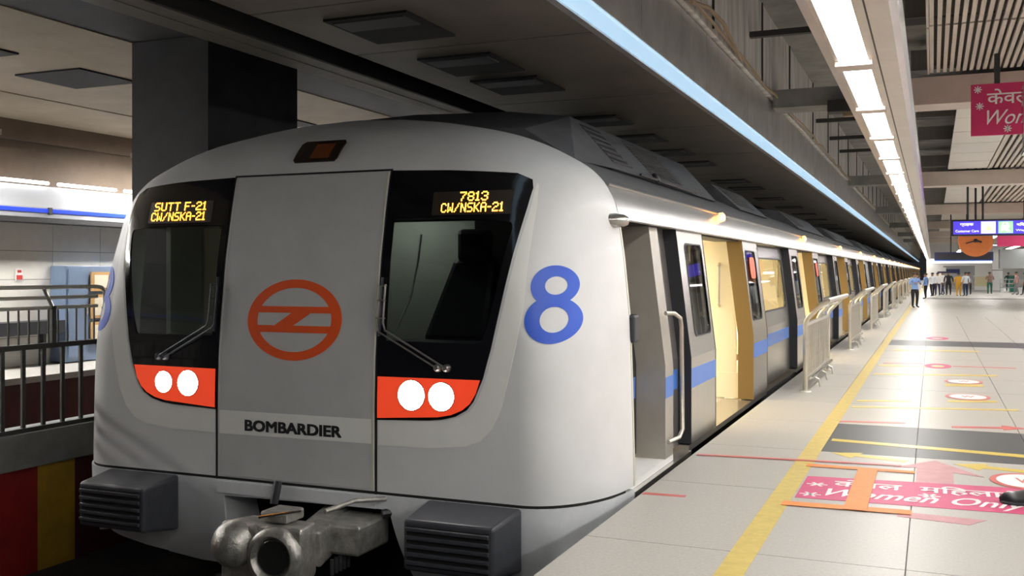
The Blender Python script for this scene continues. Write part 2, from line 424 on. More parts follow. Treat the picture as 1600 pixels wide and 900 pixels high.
# fence on the walkway
fc = thing('railing_fence', (-7.95, 8, 0), 'steel railing fence above dark bars left of the train', 'fence')
FX = -7.95
FA, FB_ = 2.5, 14.
for z, m, r in ((1.352, 'fencerail', .02), (1.25, 'fencerail', .018), (1.152, 'fencerail', .018)): MB().tube([(FX, FA, z), (FX, 7.84, z)], r, 10).build('rail', m, fc, smooth=True)
MB().tube([(FX, 7.84, 1.352), (FX, 7.9, 1.34), (FX, 7.94, 1.3), (FX, 7.95, 1.152)], .02, 10).build('rail', 'fencerail', fc, smooth=True)
bx('middle_rail', 'fence', fc, FX-.03, FX+.03, FA, 8.0, .76, .81)
bx('bottom_rail', 'fence', fc, FX-.03, FX+.03, FA, 8.0, -.02, .02)
bal = bx('baluster', 'fence', fc, FX-.006, FX+.006, FA, FA+.014, .81, 1.14)
y = FA+.115
while y < 7.95:
    o = bal.copy(); COL.objects.link(o); o.location = (0, y-FA, 0); y += .115
bar = bx('bar', 'fence', fc, FX-.012, FX+.012, FA, FA+.04, .02, .76); y = FA+.232
while y < 8.0:
    o = bar.copy(); COL.objects.link(o); o.location = (0, y-FA, 0); y += .232
for y in (3.2, 5.2, 7.25):
    bx('post', 'fence', fc, FX-.02, FX+.02, y, y+.05, .81, 1.17)
    MB().tube([(FX, y+.02, 1.16), (FX+.02, y-.1, 1.34)], .018, 8).build('bracket', 'rail', fc, smooth=True)

# --- pillar, beams, ceilings
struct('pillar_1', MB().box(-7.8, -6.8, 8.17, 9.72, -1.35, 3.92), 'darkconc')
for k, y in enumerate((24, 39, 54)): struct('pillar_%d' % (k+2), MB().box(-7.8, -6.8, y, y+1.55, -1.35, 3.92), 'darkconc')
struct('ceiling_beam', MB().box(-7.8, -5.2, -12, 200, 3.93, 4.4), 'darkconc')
lc = struct('ceiling_left', MB().box(-11.45, -7.8, -4, 60, 3.92, 4.3).box(-13.7, -11.52, -4, 60, 3.92, 4.3), 'paleceil')
for y in (7.1, 8.9, 10.9, 12.9, 14.9): bx('ceiling_vent', 'voidm', lc, -10.35, -9.3, y, y+.95, 3.9, 3.93)
sf = struct('ceiling_track', MB().box(-4.36, -2.34, -12, 200, 3.305, 3.4).box(-5.0, -4.8, -12, 200, 3.305, 3.4).box(-4.82, -4.36, -12, 200, 3.5, 3.6).box(-5.2, -5.0, -12, 200, 3.3, 4.4), 'soffit')
bx('slot_side', 'voidm', sf, -4.4, -4.36, -12, 200, 3.3, 3.5); bx('slot_side', 'voidm', sf, -4.82, -4.78, -12, 200, 3.3, 3.5)
cof = [4.6, 6.0, 7.4, 8.44, 10.9, 12.6, 14.3, 16.0, 19.4, 21.2, 24.5, 28, 31.5, 35, 39, 43, 47]
# soffit panels between joints, with framed openings
yy = [-12, -9.5, -7, -4.5, -2, .5, 2.2, 3.9, 5.7, 7.1, 9.8, 12.2, 15.2, 18.3, 22.5, 26.5, 30, 34, 38, 42, 46, 50, 56, 62, 70, 80, 90, 100]
for i in range(len(yy)-1): bx('soffit_panel', 'soffit', sf, -4.385, -2.335, yy[i]+.01, yy[i+1]-.01, 3.29, 3.306)
for y in cof:
    bx('opening', 'voidm', sf, -3.98, -3.31, y, y+.76, 3.272, 3.292)
    bx('opening_flap', 'bracket', sf, -3.93, -3.36, y+.05, y+.3, 3.26, 3.272)
fa = thing('edge_fascia', (-2.2, 0, 3.3), 'grey metal fascia with glowing pale blue edge strip above train doors', 'fascia')
yy2 = [-12+2.45*i for i in range(80)]
bx('backing', 'darkmetal', fa, -2.32, -2.12, -12, 190, 3.32, 3.92)
for i in range(len(yy2)-1):
    bx('fascia_panel', 'greypanel', fa, -2.12, -2.1, yy2[i]+.006, yy2[i+1]-.006, 3.32, 3.9)
bx('edge_strip', 'trim', fa, -2.27, -2.11, -12, 190, 3.295, 3.32)  # bluish reflection on the metal, put in as emission
bx('edge_channel', 'greypanel', fa, -2.33, -2.272, -12, 190, 3.28, 3.33)
# cable lying along the fascia
cbl = thing('cable_run', (-2.0, 0, 3.93), 'sagging tan cable running along the top of the fascia', 'cable')
pts = []; y = -2.; random.seed(3)
while y < 60: pts.append((-2.0+random.uniform(-.02, .02), y, 3.93+random.uniform(-.025, .03))); y += .8
MB().tube(pts, .018, 6).build('cable', 'cable', cbl, smooth=True)
MB().tube([(-2.0, 8.9, 3.93), (-1.97, 9.5, 4.02), (-1.96, 10.2, 4.03), (-1.98, 10.9, 3.95), (-2.0, 11.4, 3.9)], .022, 6).build('cable', 'cable', cbl, smooth=True)
dw = struct('wall_upper_track', MB().box(-2.35, -2.05, -12, 200, 3.925, 5.4), 'streak')
for i in range(26):
    y = -10+i*2.9+random.uniform(-.3, .3); bx('duct_seam', 'bracket', dw, -2.05, -2.03, y, y+.03, 3.96, 5.3)
up = struct('ceiling', MB().box(-2.05, 16, -12, 200, 5.0, 5.3), 'concrete')
for y in (6.4, 8.0, 10.2, 12.3, 17.5, 19.8, 22.5, 25): 
    b = thing('support_bracket', (-1.4, y, 4.6), {6.4:'nearest',8.0:'second',10.2:'third',12.3:'fourth',17.5:'fifth',19.8:'sixth',22.5:'seventh',25:'farthest'}[y]+' dark steel bracket left of the long luminaire', 'bracket', 'brackets above the luminaire')
    bx('arm', 'bracket', b, -2.05, -.75, y, y+.09, 4.35, 4.42); bx('hanger', 'bracket', b, -1.2, -1.16, y+.02, y+.06, 4.2, 4.99)
# cross beams
for k, y in enumerate((.7, 14.2, 27.7, 41.2, 54.7, 68.2, 81.7)):
    struct('beam_%d' % (k+1), MB().box(-.66, 16, y, y+.6, 3.7, 4.06), 'beam')
    struct('beam_end_%d' % (k+1), MB().box(-2.045, -.66, y+.02, y+.58, 3.78, 4.03), 'concrete')
bx2 = thing('junction_box', (-1.1, 14, 3.6), 'dark junction box under the nearest crossbeam beside luminaire', 'box')
bx('case', 'bracket', bx2, -1.3, -.85, 13.95, 14.2, 3.64, 3.8, bevel=.01); bx('lid', 'cable', bx2, -1.1, -.7, 13.98, 14.1, 3.58, 3.64)
# slatted ceiling bays
def slats(y0, y1, x0, x1, pitch, nm, lab):
    t = thing(nm, (x0, y0, 4.1), lab, 'ceiling panel', 'slatted ceiling panels')
    bx('backing', 'slatback', t, x0, x1, y0, y1, 4.19, 4.22); bx('frame', 'slat', t, x0-.03, x0-.005, y0, y1, 4.08, 4.22)
    first = bx('slat', 'slat', t, x0, x0+pitch*.55, y0, y1, 4.1, 4.15); x = x0+pitch
    while x < x1-pitch:
        o = first.copy(); COL.objects.link(o); o.location = (x-x0, 0, 0); x += pitch
slats(6.2, 11.4, -.03, 2.6, .078, 'slatted_ceiling', 'beige slatted ceiling panel nearest, above top right corner')
slats(11.48, 14.15, -.03, 2.6, .078, 'slatted_ceiling', 'beige slatted ceiling panel meeting the nearest pinkish crossbeam')
def whitebay(y0, y1, x0, x1, n, k):
    t = thing('ceiling_panels', (x0, y0, 4.1), ['white panelled ceiling bay just beyond the nearest crossbeam','white panelled ceiling bay beyond the second crossbeam','white panelled ceiling bay beyond the third crossbeam','white panelled ceiling bay farthest along the platform'][k], 'ceiling panel', 'white ceiling bays')
    d = (y1-y0)/n
    for i in range(n): bx('panel', 'ceilwhite', t, x0, x1, y0+i*d+.02, y0+(i+1)*d-.02, 4.1, 4.13)
    bx('backing', 'bracket', t, x0, x1, y0, y1, 4.135, 4.16)
whitebay(14.85, 27.6, .36, 1.25, 7, 0); whitebay(28.4, 41.1, .4, 1.6, 6, 1); whitebay(41.9, 54.6, .4, 4, 5, 2); whitebay(55.4, 81.6, .4, 9, 8, 3)
slats(14.9, 27.6, 1.3, 4.5, .12, 'slatted_ceiling', 'grey slatted ceiling behind the pink hanging banner'); slats(28.4, 41.1, 1.7, 6.5, .16, 'slatted_ceiling', 'distant grey slatted ceiling above the blue hanging sign')
for i, (y, z) in enumerate(((16.2, 4.55), (18.9, 4.5), (21.5, 4.6), (24.4, 4.5), (30.5, 4.5), (34, 4.5), (38, 4.5), (8.2, 4.5), (10.1, 4.6), (12.6, 4.5))):
    d = thing('duct', (0, y, z), {16.2:'first duct past the nearest crossbeam',18.9:'second duct past the nearest crossbeam',21.5:'third duct past the nearest crossbeam',24.4:'last duct before the second crossbeam',30.5:'first duct past the second crossbeam',34:'middle duct past the second crossbeam',38:'last duct before the third crossbeam',8.2:'nearest duct in the gap left of the slatted ceiling',10.1:'second duct in the gap left of the slatted ceiling',12.6:'duct just before the nearest crossbeam'}[y], 'duct', 'ceiling gap ducts')
    bx('duct_body', 'bracket' if i % 3 else 'darkmetal', d, -.3, .5, y, y+.5, z, z+.25); bx('flange', 'steeldark', d, -.3, .5, y-.02, y, z-.03, z+.28)

# --- platform luminaire: long housing with diffusers
lu = thing('linear_luminaire', (-.43, 0, 2.9), 'long hanging strip luminaire above platform edge with glowing white panels', 'light')
MB().prism_y([(-.665,2.93),(-.6,2.9),(-.575,2.9),(-.575,2.93),(-.39,2.93),(-.39,2.9),(-.21,2.9),(-.175,2.95),(-.19,3.02),(-.26,3.09),(-.6,3.12),(-.69,3.02)], -14, 190).build('housing', 'trough', lu)
MB().prism_y([(-.175,2.95),(-.15,2.97),(-.155,3.03),(-.19,3.02)], -14, 190).build('side_rail', 'chrome', lu)
bx('joint_line', 'bracket', lu, -.335, -.325, -14, 190, 2.8985, 2.905)
first = None; y = 7.07-1.98*5
while y < 188:
    if first is None:
        first = bx('diffuser', 'diffuser', lu, -.574, -.391, y+.1, y+1.88, 2.905, 2.925); fd = bx('divider', 'beam', lu, -.6, -.365, y-.1, y+.1, 2.868, 2.93); y00 = y
    else:
        for src in (first, fd):
            o = src.copy(); COL.objects.link(o); o.location = (0, y-y00, 0)
    y += 1.98
for y in range(-4, 100, 8): MB().tube([(-.4, y, 3.1), (-.4, y, 5.0)], .012, 6).build('hanger', 'steeldark', lu)
# luminaires over the concourse (right of the view)
for k, x in enumerate((4.6, 8.6)):
    l2 = thing('concourse_luminaire', (x, 0, 3.6), ('strip luminaire over the concourse, nearer the tracks' if k == 0 else 'strip luminaire over the concourse, far right'), 'light', 'concourse luminaires')
    bx('housing', 'trough', l2, x-.3, x+.3, -3, 44, 3.42, 3.55); y = -3.0
    while y < 43: bx('diffuser', 'diffuser2', l2, x-.2, x+.2, y+.05, y+1.9, 3.4, 3.422); y += 2.
    for q in (5, 12, 22, 32, 42): MB().tube([(x, q, 3.55), (x, q, 5.0)], .015, 6).build('hanger', 'steeldark', l2)
for k, (x, ya_, yb_) in enumerate(((3.2, 60, 80), (6.2, 60, 110), (9.5, 50, 110), (2.5, 101, 116))):  # light strips added to brighten the far end of the hall
    l3 = thing('hall_luminaire', (x, ya_, 3.5), ['distant strip luminaire over the waiting group','distant strip luminaire right of the waiting group','distant strip luminaire at the far right of the hall','farthest strip luminaire beyond the kiosk'][k], 'light', 'hall luminaires')
    bx('housing', 'trough', l3, x-.3, x+.3, ya_, yb_, 3.55, 3.65); bx('diffuser', 'halldiff', l3, x-.22, x+.22, ya_+.1, yb_-.1, 3.53, 3.552)
    for q in (ya_+2, yb_-2): MB().tube([(x, q, 3.65), (x, q, 5.0)], .03, 6).build('hanger', 'steeldark', l3)
for k, (ya_, yb_) in enumerate(((2, 10.1), (12.95, 50))):  # unseen light strips added to brighten the opposite wall and fence
    l4 = thing('side_luminaire', (-12.2, ya_, 3.4), ['strip luminaire over the opposite platform, out of view to the left','strip luminaire over the opposite platform, hidden beyond the pillar'][k], 'light', 'opposite platform luminaires')
    bx('housing', 'trough', l4, -12.4, -12.0, ya_, yb_, 3.42, 3.5); bx('diffuser', 'opdiff', l4, -12.34, -12.06, ya_+.05, yb_-.05, 3.4, 3.422)
    for q in (ya_+1, yb_-1): MB().tube([(-12.2, q, 3.5), (-12.2, q, 3.92)], .015, 6).build('hanger', 'steeldark', l4)
# ================================================================== TRAIN
XC, Y0, YE = -4.18, 5.93, 6.8
WZ = [(-1.0,2.25),(.1,2.25),(.71,2.235),(1.16,2.22),(1.61,2.175),(1.89,2.135),(2.0,2.108),(2.146,2.03),(2.26,1.91),(2.417,1.62),(2.53,1.32),(2.633,.79),(2.672,.46),(2.69,.12)]
BZ = [(-1.0,0),(.6,0),(.9,.01),(1.17,.035),(1.61,.09),(1.97,.16),(2.206,.215),(2.3,.26),(2.4,.33),(2.5,.43),(2.6,.58),(2.66,.72),(2.69,.84)]
def itp(T, z):
    if z <= T[0][0]: return T[0][1]
    for (a, b), (c, d) in zip(T, T[1:]):
        if z <= c: return b+(d-b)*(z-a)/(c-a)
    return T[-1][1]
def smooth_itp(T, z):
    return sum(itp(T, z+d) for d in (-.04, -.02, 0, .02, .04))/5
def Wd(z): return smooth_itp(WZ, z) if z < 2.6 else itp(WZ, z)
def Bd(z): return smooth_itp(BZ, z) if z < 2.6 else itp(BZ, z)
def RX(z): return min(.52+max(0, z-1.)*.25, Wd(z))
def Fy(x, z):
    x = abs(x); w = Wd(z); r = RX(z); b = Bd(z)
    if x <= w-r: return Y0+b
    q = min(1, (x-(w-r))/r); return Y0+b+(YE-Y0-b)*(1-math.sqrt(max(0, 1-q*q)))
def front(x, z, off):
    y = Fy(x, z); h = .004; x2 = min(abs(x), Wd(z)-.02)
    gx = (Fy(x2+h, z)-Fy(x2-h, z))/(2*h)*(1 if x >= 0 else -1); gz = (Fy(x, z+.02)-Fy(x, z-.02))/.04 if abs(x) < Wd(z+.02) else 0
    n = Vector((gx, -1, gz)).normalized()
    return Vector((XC+x, y, z))+n*off

mir = lambda l: [(-a, b) for a, b in reversed(l)]
PANE = [(.735,1.862),(1.16,1.866),(1.61,1.83),(1.625,1.80),(1.575,1.53),(1.51,1.2),(1.462,1.045),(1.445,1.03),(1.2,1.028),(.735,1.032)]
MASK = [(.681,2.212),(1.12,2.197),(1.60,2.165),(1.70,2.12),(1.715,2.06),(1.70,1.93),(1.63,1.53),(1.575,1.24),(1.525,.99),(1.475,.802),(1.41,.65),(1.36,.59),(1.28,.545),(1.18,.52),(1.08,.509),(.681,.491)]
LAMP = [(.689,.787),(1.455,.792),(1.425,.70),(1.385,.635),(1.33,.59),(1.25,.555),(1.15,.535),(1.0,.525),(.689,.505)]
def inside(p, poly, grow=0.):
    x, y = p; c = False; n = len(poly)
    for i in range(n):
        x1, y1 = poly[i]; x2, y2 = poly[(i+1) % n]
        if (y1 > y) != (y2 > y) and x < (x2-x1)*(y-y1)/(y2-y1)+x1: c = not c
    return c
def grow(poly, d):
    cx = sum(p[0] for p in poly)/len(poly); cy = sum(p[1] for p in poly)/len(poly)
    return [(p[0]+d*(1 if p[0] > cx else -1), p[1]+d*(1 if p[1] > cy else -1)) for p in poly]
HOLE = PANE

car1 = thing('metro_cab_car', (XC, 20, 0), 'silver metro cab car with rounded nose, nearest the camera', 'train car')
def shell(name, zs, m, skip=None, off=0.):
    mb = MB(); na, nb = 36, 40; rowsz = []
    for z in zs:
        w, r, b = Wd(z), RX(z), Bd(z); row = []
        pos = [(w-r)*k/na for k in range(na+1)]
        h = [(x, Y0+b) for x in pos]+[((w-r)+r*math.sin(PI/2*k/nb), Y0+b+(YE-Y0-b)*(1-math.cos(PI/2*k/nb))) for k in range(1, nb+1)]
        row = [(XC-x-off*0, y, z) for x, y in reversed(h[1:])]+[(XC+x, y, z) for x, y in h]
        rowsz.append(row)
    n = len(rowsz[0])
    for r in rowsz: mb.v += r
    for i in range(len(zs)-1):
        for k in range(n-1):
            q = (i*n+k, i*n+k+1, (i+1)*n+k+1, (i+1)*n+k)
            if skip and any(skip(mb.v[a][0]-XC, mb.v[a][2]) for a in q): continue
            mb.f.append(q)
    o = mb.build(name, m, car1, smooth=True)
    return o
zs = [-.0+.035*i for i in range(0, 58)]; zs = [z for z in zs if z < 2.0]+[2.0+.02*i for i in range(0, 30)]+[2.6,2.62,2.64,2.66,2.672,2.682,2.69]
sh = shell('cab_shell', zs, 'paint', skip=lambda x, z: inside((abs(x), z), HOLE))
bx('roof_crown', 'paint', car1, XC-.13, XC+.13, Y0+.83, YE, 2.67, 2.69)
# lower valance with the coupler opening
vz = [-.72+.04*i for i in range(0, 18)]+[-.022]
OPEN = [(-.66,-.125),(.745,-.105),(.79,-.14),(.9,-.8),(-.66,-.8)]
def vfront(x, z, off):
    t = max(0, -z-.05); tuck = .25*t*t/.45
    p = front(x, z, off+.012); return Vector((p.x+(-1 if x > 0 else 1)*tuck*.25*(abs(x) > 1.3), p.y+tuck*(1 if abs(x) < 1.9 else .3), p.z))
V_OUT = [(-2.2495,-.02),(-2.2495,-.36),(-2.15,-.45),(-1.9,-.55),(-1.55,-.64),(-1.0,-.715),(-.66,-.72),(-.60,-.135),(.745,-.115),(.79,-.15),(.9,-.72),(1.3,-.71),(1.7,-.66),(2.0,-.58),(2.15,-.5),(2.2495,-.4),(2.2495,-.02)]
patch('valance', V_OUT, [], vfront, 'valance', car1, -.05, .0, cu=[-2.2+.05*i for i in range(90)], cv=.06)
patch('valance_beam', [(-.66,-.115),(.68,-.115),(.68,-.03),(-.66,-.03)], [], lambda x, z, o: front(x, z, o+.02), 'valance', car1, -.03, 0.)
patch('opening_return', [(-.70,-.72),(-.66,-.72),(-.60,-.135),(-.64,-.135)], [], lambda x, z, o: vfront(x, z, 0)-Vector((0, o, 0)), 'valance', car1, -.35, 0, smooth=False)
# black gap lines, set back
patch('seam_gasket', [(-2.24,-.03),(2.24,-.03),(2.24,.012),(-2.24,.012)], [], front, 'seam', car1, -.04, -.004, cu=.05)
GAP = [(.665,-.02),(.683,-.02),(.683,2.215),(.665,2.215)]
patch('door_gap', GAP, [], front, 'seam', car1, 0, .0025, cv=.08); patch('door_gap', mir(GAP), [], front, 'seam', car1, 0, .0025, cv=.08)
patch('door_gap', [(-.68,2.212),(.68,2.212),(.68,2.226),(-.68,2.226)], [], front, 'seam', car1, 0, .0025)
# black masks, panes, lamps, livery band
UB = [(1.72,2.13),(1.745,2.08),(1.757,1.95),(1.745,1.60),(1.735,1.25),(1.70,1.02),(1.66,.83),(1.608,.62),(1.54,.475),(1.46,.395),(1.35,.352),(1.1,.325),(.689,.318)]
def band(side):
    inner = [(.689,.488),(1.08,.503),(1.2,.515),(1.3,.542),(1.38,.585),(1.43,.645),(1.495,.80),(1.545,.99),(1.595,1.24),(1.65,1.53),(1.72,1.93)]
    pl = inner+[(1.73,2.10)]+UB[1:]
    patch('livery_band', pl if side > 0 else mir(pl), [], front, 'band', car1, 0, .0022, cu=.05, cv=.06)
for s in (1, -1):
    band(s)
    mm = MASK if s > 0 else mir(MASK); pp = PANE if s > 0 else mir(PANE); ll = LAMP if s > 0 else mir(LAMP)
    msk = patch('windscreen_surround', mm, [pp], front, 'black', car1, -.01, .006, cu=.04, cv=.06)
    patch('windscreen', pp, [], front, 'darkglass', car1, -.006, .0, cu=.03, cv=.03)
    lp = patch('lamp_cluster', ll, [], front, 'taillamp', car1, .004, .012, cu=.08, cv=.08)
    # twin lamps
    for cx, rr in (((.955, .098), (1.18, .092)) if s > 0 else ((-.93, .092), (-1.16, .078))):
        c = front(cx, .672, .0); n = (front(cx, .672, .1)-c).normalized()
        MB().lathe(c, n, [(0,rr*1.1),(.018,rr*1.08),(.02,rr*1.02),(.014,rr)], 28).build('bezel', 'chrome', lp, smooth=True)
        MB().lathe(c, n, [(.012,rr*1.02),(.024,rr*.9),(.03,rr*.6),(.032,.001)], 28).build('lamp', 'headlamp', lp, smooth=True)
# destination displays
def disp(pts, u0, u1, v0, v1, lines):
    d = patch('display', pts, [], front, 'displayglass', car1, .004, .01, cu=.1)
    led_text('led_text', lines, lambda u, v, o: front(u, v, .01+o), d, u0, u1, v0, v1)
disp(rrect(1.03,1.60,1.885,2.045,.01), 1.05, 1.58, 1.89, 2.04, [('7813', 1.235, 1.44), ('CW/NSKA-21', 1.10, 1.55)])
disp(rrect(-1.45,-.84,1.875,2.04,.01), -1.42, -.86, 1.88, 2.035, [('SUTT F-21', -1.40, -.90), ('CW/NSKA-21', -1.42, -.90)])
# centre door
DOOR = [(-.655,.012),(.655,.012),(.655,2.205),(-.655,2.205)]
cd = patch('cab_door', DOOR, [], front, 'doorpaint', car1, .0, .008, cu=.2, cv=.07)
patch('door_edge', [(.643,.012),(.657,.012),(.657,2.205),(.643,2.205)], [], front, 'edge', cd, .006, .0105, cv=.08)
patch('door_edge', mir([(.643,.012),(.657,.012),(.657,2.205),(.643,2.205)]), [], front, 'doorpaint', cd, .006, .0105, cv=.08)
patch('livery_band', [(-.643,.318),(.643,.325),(.643,.492),(-.643,.488)], [], front, 'band', cd, .008, .0095, cu=.2)
text_on('lettering', 'BOMBARDIER', lambda u, v, o: front(u, v, .0095+o), 'ink', cd, -.41, .40, .352, .428, thick=.001, strokes=.0065, size=1)
lg = patch('emblem', circ(-.016,1.158,.40,.288,64), [circ(-.016,1.158,.315,.228,56)[::-1]], front, 'orange', cd, .008, .0105)
def chord(z, s): return -.016+s*.335*math.sqrt(max(0, 1-((z-1.158)/.245)**2))
patch('emblem_bar', [(chord(1.207,-1),1.207),(chord(1.207,1),1.207),(chord(1.253,1),1.253),(chord(1.253,-1),1.253)], [], front, 'orange', lg, .008, .0105)
patch('emblem_bar', [(chord(1.067,-1),1.067),(chord(1.067,1),1.067),(chord(1.117,1),1.117),(chord(1.117,-1),1.117)], [], front, 'orange', lg, .008, .0105)
patch('emblem_bar', [(-.19,1.110),(-.03,1.110),(.13,1.212),(-.03,1.212)], [], front, 'orange', lg, .008, .0105)
# number eight on both flanks
for s in (1, -1):
    def f8(u, v, o, s=s): return front(s*u, v, o)
    e = patch('number_eight', circ(1.905,1.188,.157,.153,56), [circ(1.917,1.190,.077,.083,48)[::-1]], f8, 'blue', car1, 0, .004, cu=.02, cv=.05)
    patch('upper_ring', circ(1.900,1.410,.130,.133,56), [circ(1.912,1.411,.06,.06,48)[::-1]], f8, 'blue', e, 0, .0045, cu=.02, cv=.05)
# roof marker lamp on the brow
tl = patch('marker_lamp', [(-.175,2.305),(.165,2.305),(.185,2.33),(.20,2.455),(.185,2.47),(-.155,2.47),(-.18,2.45),(-.19,2.32)], [], front, 'lampglass', car1, -.02, .012, cv=.04)
patch('amber_lens', [(-.05,2.33),(.11,2.33),(.12,2.44),(-.04,2.44)], [], front, 'dimamber', tl, .01, .016)
# wipers
def wiper(s, m):
    f = lambda x, z, o: front(s*x, z, o)
    w = MB().tube([f(1.215,.862,.03), f(.755,1.10,.05), f(.738,1.15,.05), f(.738,1.41,.05)], .007, 8).build('wiper_arm', m, car1, smooth=True)
    MB().tube([f(1.15,.86,.03), f(.70,1.09,.045), f(.69,1.12,.045), f(.69,1.40,.045)], .006, 8).build('wiper_rod', m, w, smooth=True)
    MB().tube([f(.70,1.06,.028), f(.70,1.46,.028)], .009, 6).build('wiper_blade', 'rubber', w)
    for x in (1.215, 1.15): MB().lathe(f(x,.862,.0), (f(x,.862,.1)-f(x,.862,0)), [(0,.028),(.03,.026),(.045,.015)], 16).build('pivot', m, w, smooth=True)
    for z in (1.18, 1.3, 1.4): MB().tube([f(.68,z,.045), f(.75,z,.05)], .005, 6).build('clip', m, w)
wiper(1, 'steeldark'); wiper(-1, 'bumper')
# anticlimber bumper boxes
def climber(xi, xo, yf, ang):
    z0, z1, f0, f1 = -.43, -.012, -.375, -.055
    yb = Y0-.01
    b = MB().hexa([(xi,yb,z0),(xo,yb,z0),(xo,yb,z1),(xi,yb,z1)], [(xi+.03,yf,f0),(xo-.03,yf,f0),(xo-.03,yf,f1),(xi+.03,yf,f1)]).build('buffer_box', 'bumper', car1, bevel=.025, seg=3)
    bx('grille_recess', 'seam', b, xi+.06, xo-.06, yf-.004, yf+.003, f0+.035, f1-.035)
    for k in range(5):
        z = f0+.045+k*.052
        MB().box(xi+.055, xo-.055, yf-.022, yf, z, z+.024).build('grille_bar', 'bumper', b, bevel=.004)
climber(-3.10, -2.42, 5.52, 0); climber(-5.86, -5.19, 5.57, 0)
# cab interior
bx('cab_lamp', 'cablamp', car1, -4.4, -3.7, 7.1, 7.25, 2.085, 2.1)  # glowing panel added to brighten the cab behind the windscreens
ci = bx('cab_back_wall', 'cabwall', car1, -6.1, -2.35, 7.55, 7.6, -.0, 2.2)
bx('cab_desk', 'rubber', ci, -6.0, -2.45, 6.25, 6.9, .6, .98, bevel=.05)
bx('cab_floor', 'rubber', car1, -6.2, -2.3, 6.2, 7.6, -.02, .02); bx('cab_side', 'cabwall', car1, -6.2, -6.15, 6.9, 7.55, 0, 2.2)
bx('cab_ceiling', 'rubber', car1, -6.1, -2.35, 6.5, 7.6, 2.1, 2.14)
st = MB().hexa([(-3.76,7.05,.95),(-3.2,7.05,.95),(-3.2,7.2,.95),(-3.76,7.2,.95)], [(-3.52,7.15,1.62),(-3.14,7.15,1.62),(-3.14,7.27,1.62),(-3.52,7.27,1.62)]).build('driver_seat', 'seatblack', car1, bevel=.05)
bx('head_rest', 'seatblack', st, -3.48, -3.2, 7.12, 7.24, 1.58, 1.84, bevel=.04)
bx('dark_cupboard', 'seatblack', ci, -3.4, -2.4, 7.3, 7.54, .9, 2.08)
MB().tube([(-3.78,7.1,1.8),(-3.78,7.05,1.6),(-3.82,7.0,1.3),(-3.92,6.95,1.05)], .01, 8).build('coiled_lead', 'whitecable', ci, smooth=True)
# ---- body side helpers
def lx(z): return -1.94 if z <= .75 else -1.94-.14*(z-.75)/1.13
SX = {}   # near side surfaces
def near(off):  return lambda u, v, o: (lx(v)+off+o, u, v)
def far(off): return lambda u, v, o: (2*XC-(lx(v)+off+o), u, v)
CUTZ = [.75]
def sidepanel(name, y0, y1, z0, z1, off, m, parent, holes=(), t=.02, fn=near): 
    return patch(name, [(y0,z0),(y1,z0),(y1,z1),(y0,z1)], holes, fn(off), m, parent, -t, 0, cv=CUTZ, smooth=False)
def stripe(y0, y1, off, parent, fn=near): return patch('blue_stripe', [(y0,.485),(y1,.485),(y1,.655),(y0,.655)], [], fn(off), 'bluestripe', parent, 0, .002, smooth=False)
def leaf(yc, y0, y1, parent, fn=near, rich=True):
    hole = rrect(y0+.27, y1-.13, .93, 1.75, .07)
    if y0 > yc: hole = rrect(y0+.13, y1-.27, .93, 1.75, .07)
    l = sidepanel('door_leaf', y0, y1, .0, 1.875, 0, 'steel', parent, [hole[::-1]], .05, fn)
    patch('window', hole, [], fn(-.01), 'winglass', l, -.01, 0, cv=CUTZ, smooth=False)
    patch('window_gasket', grow(hole, .012), [hole[::-1]], fn(.0), 'rubber', l, -.01, .006, cv=CUTZ, smooth=False)
    stripe(y0, y1, 0, l, fn)
    ea, eb = (y0-.004, y0+.004) if y0 < yc else (y1-.004, y1+.004)
    patch('outer_edge', [(ea,.0),(eb,.0),(eb,1.875),(ea,1.875)], [], fn(0), 'rubber', l, -.115, .003, cv=CUTZ, smooth=False)
    ia, ib = (y1-.006, y1+.008) if y0 < yc else (y0-.008, y0+.006)
    patch('closing_edge', [(ia,.0),(ib,.0),(ib,1.875),(ia,1.875)], [], fn(0), 'rubber' if y0 < yc else 'jamb', l, -.115, .003, cv=CUTZ, smooth=False)
    if y0 > yc and rich:
        patch('red_sticker', rrect(y0+.35, y0+.72, 1.42, 1.68, .08), [], fn(.0), 'orange', l, 0, .003, smooth=False)
    return l
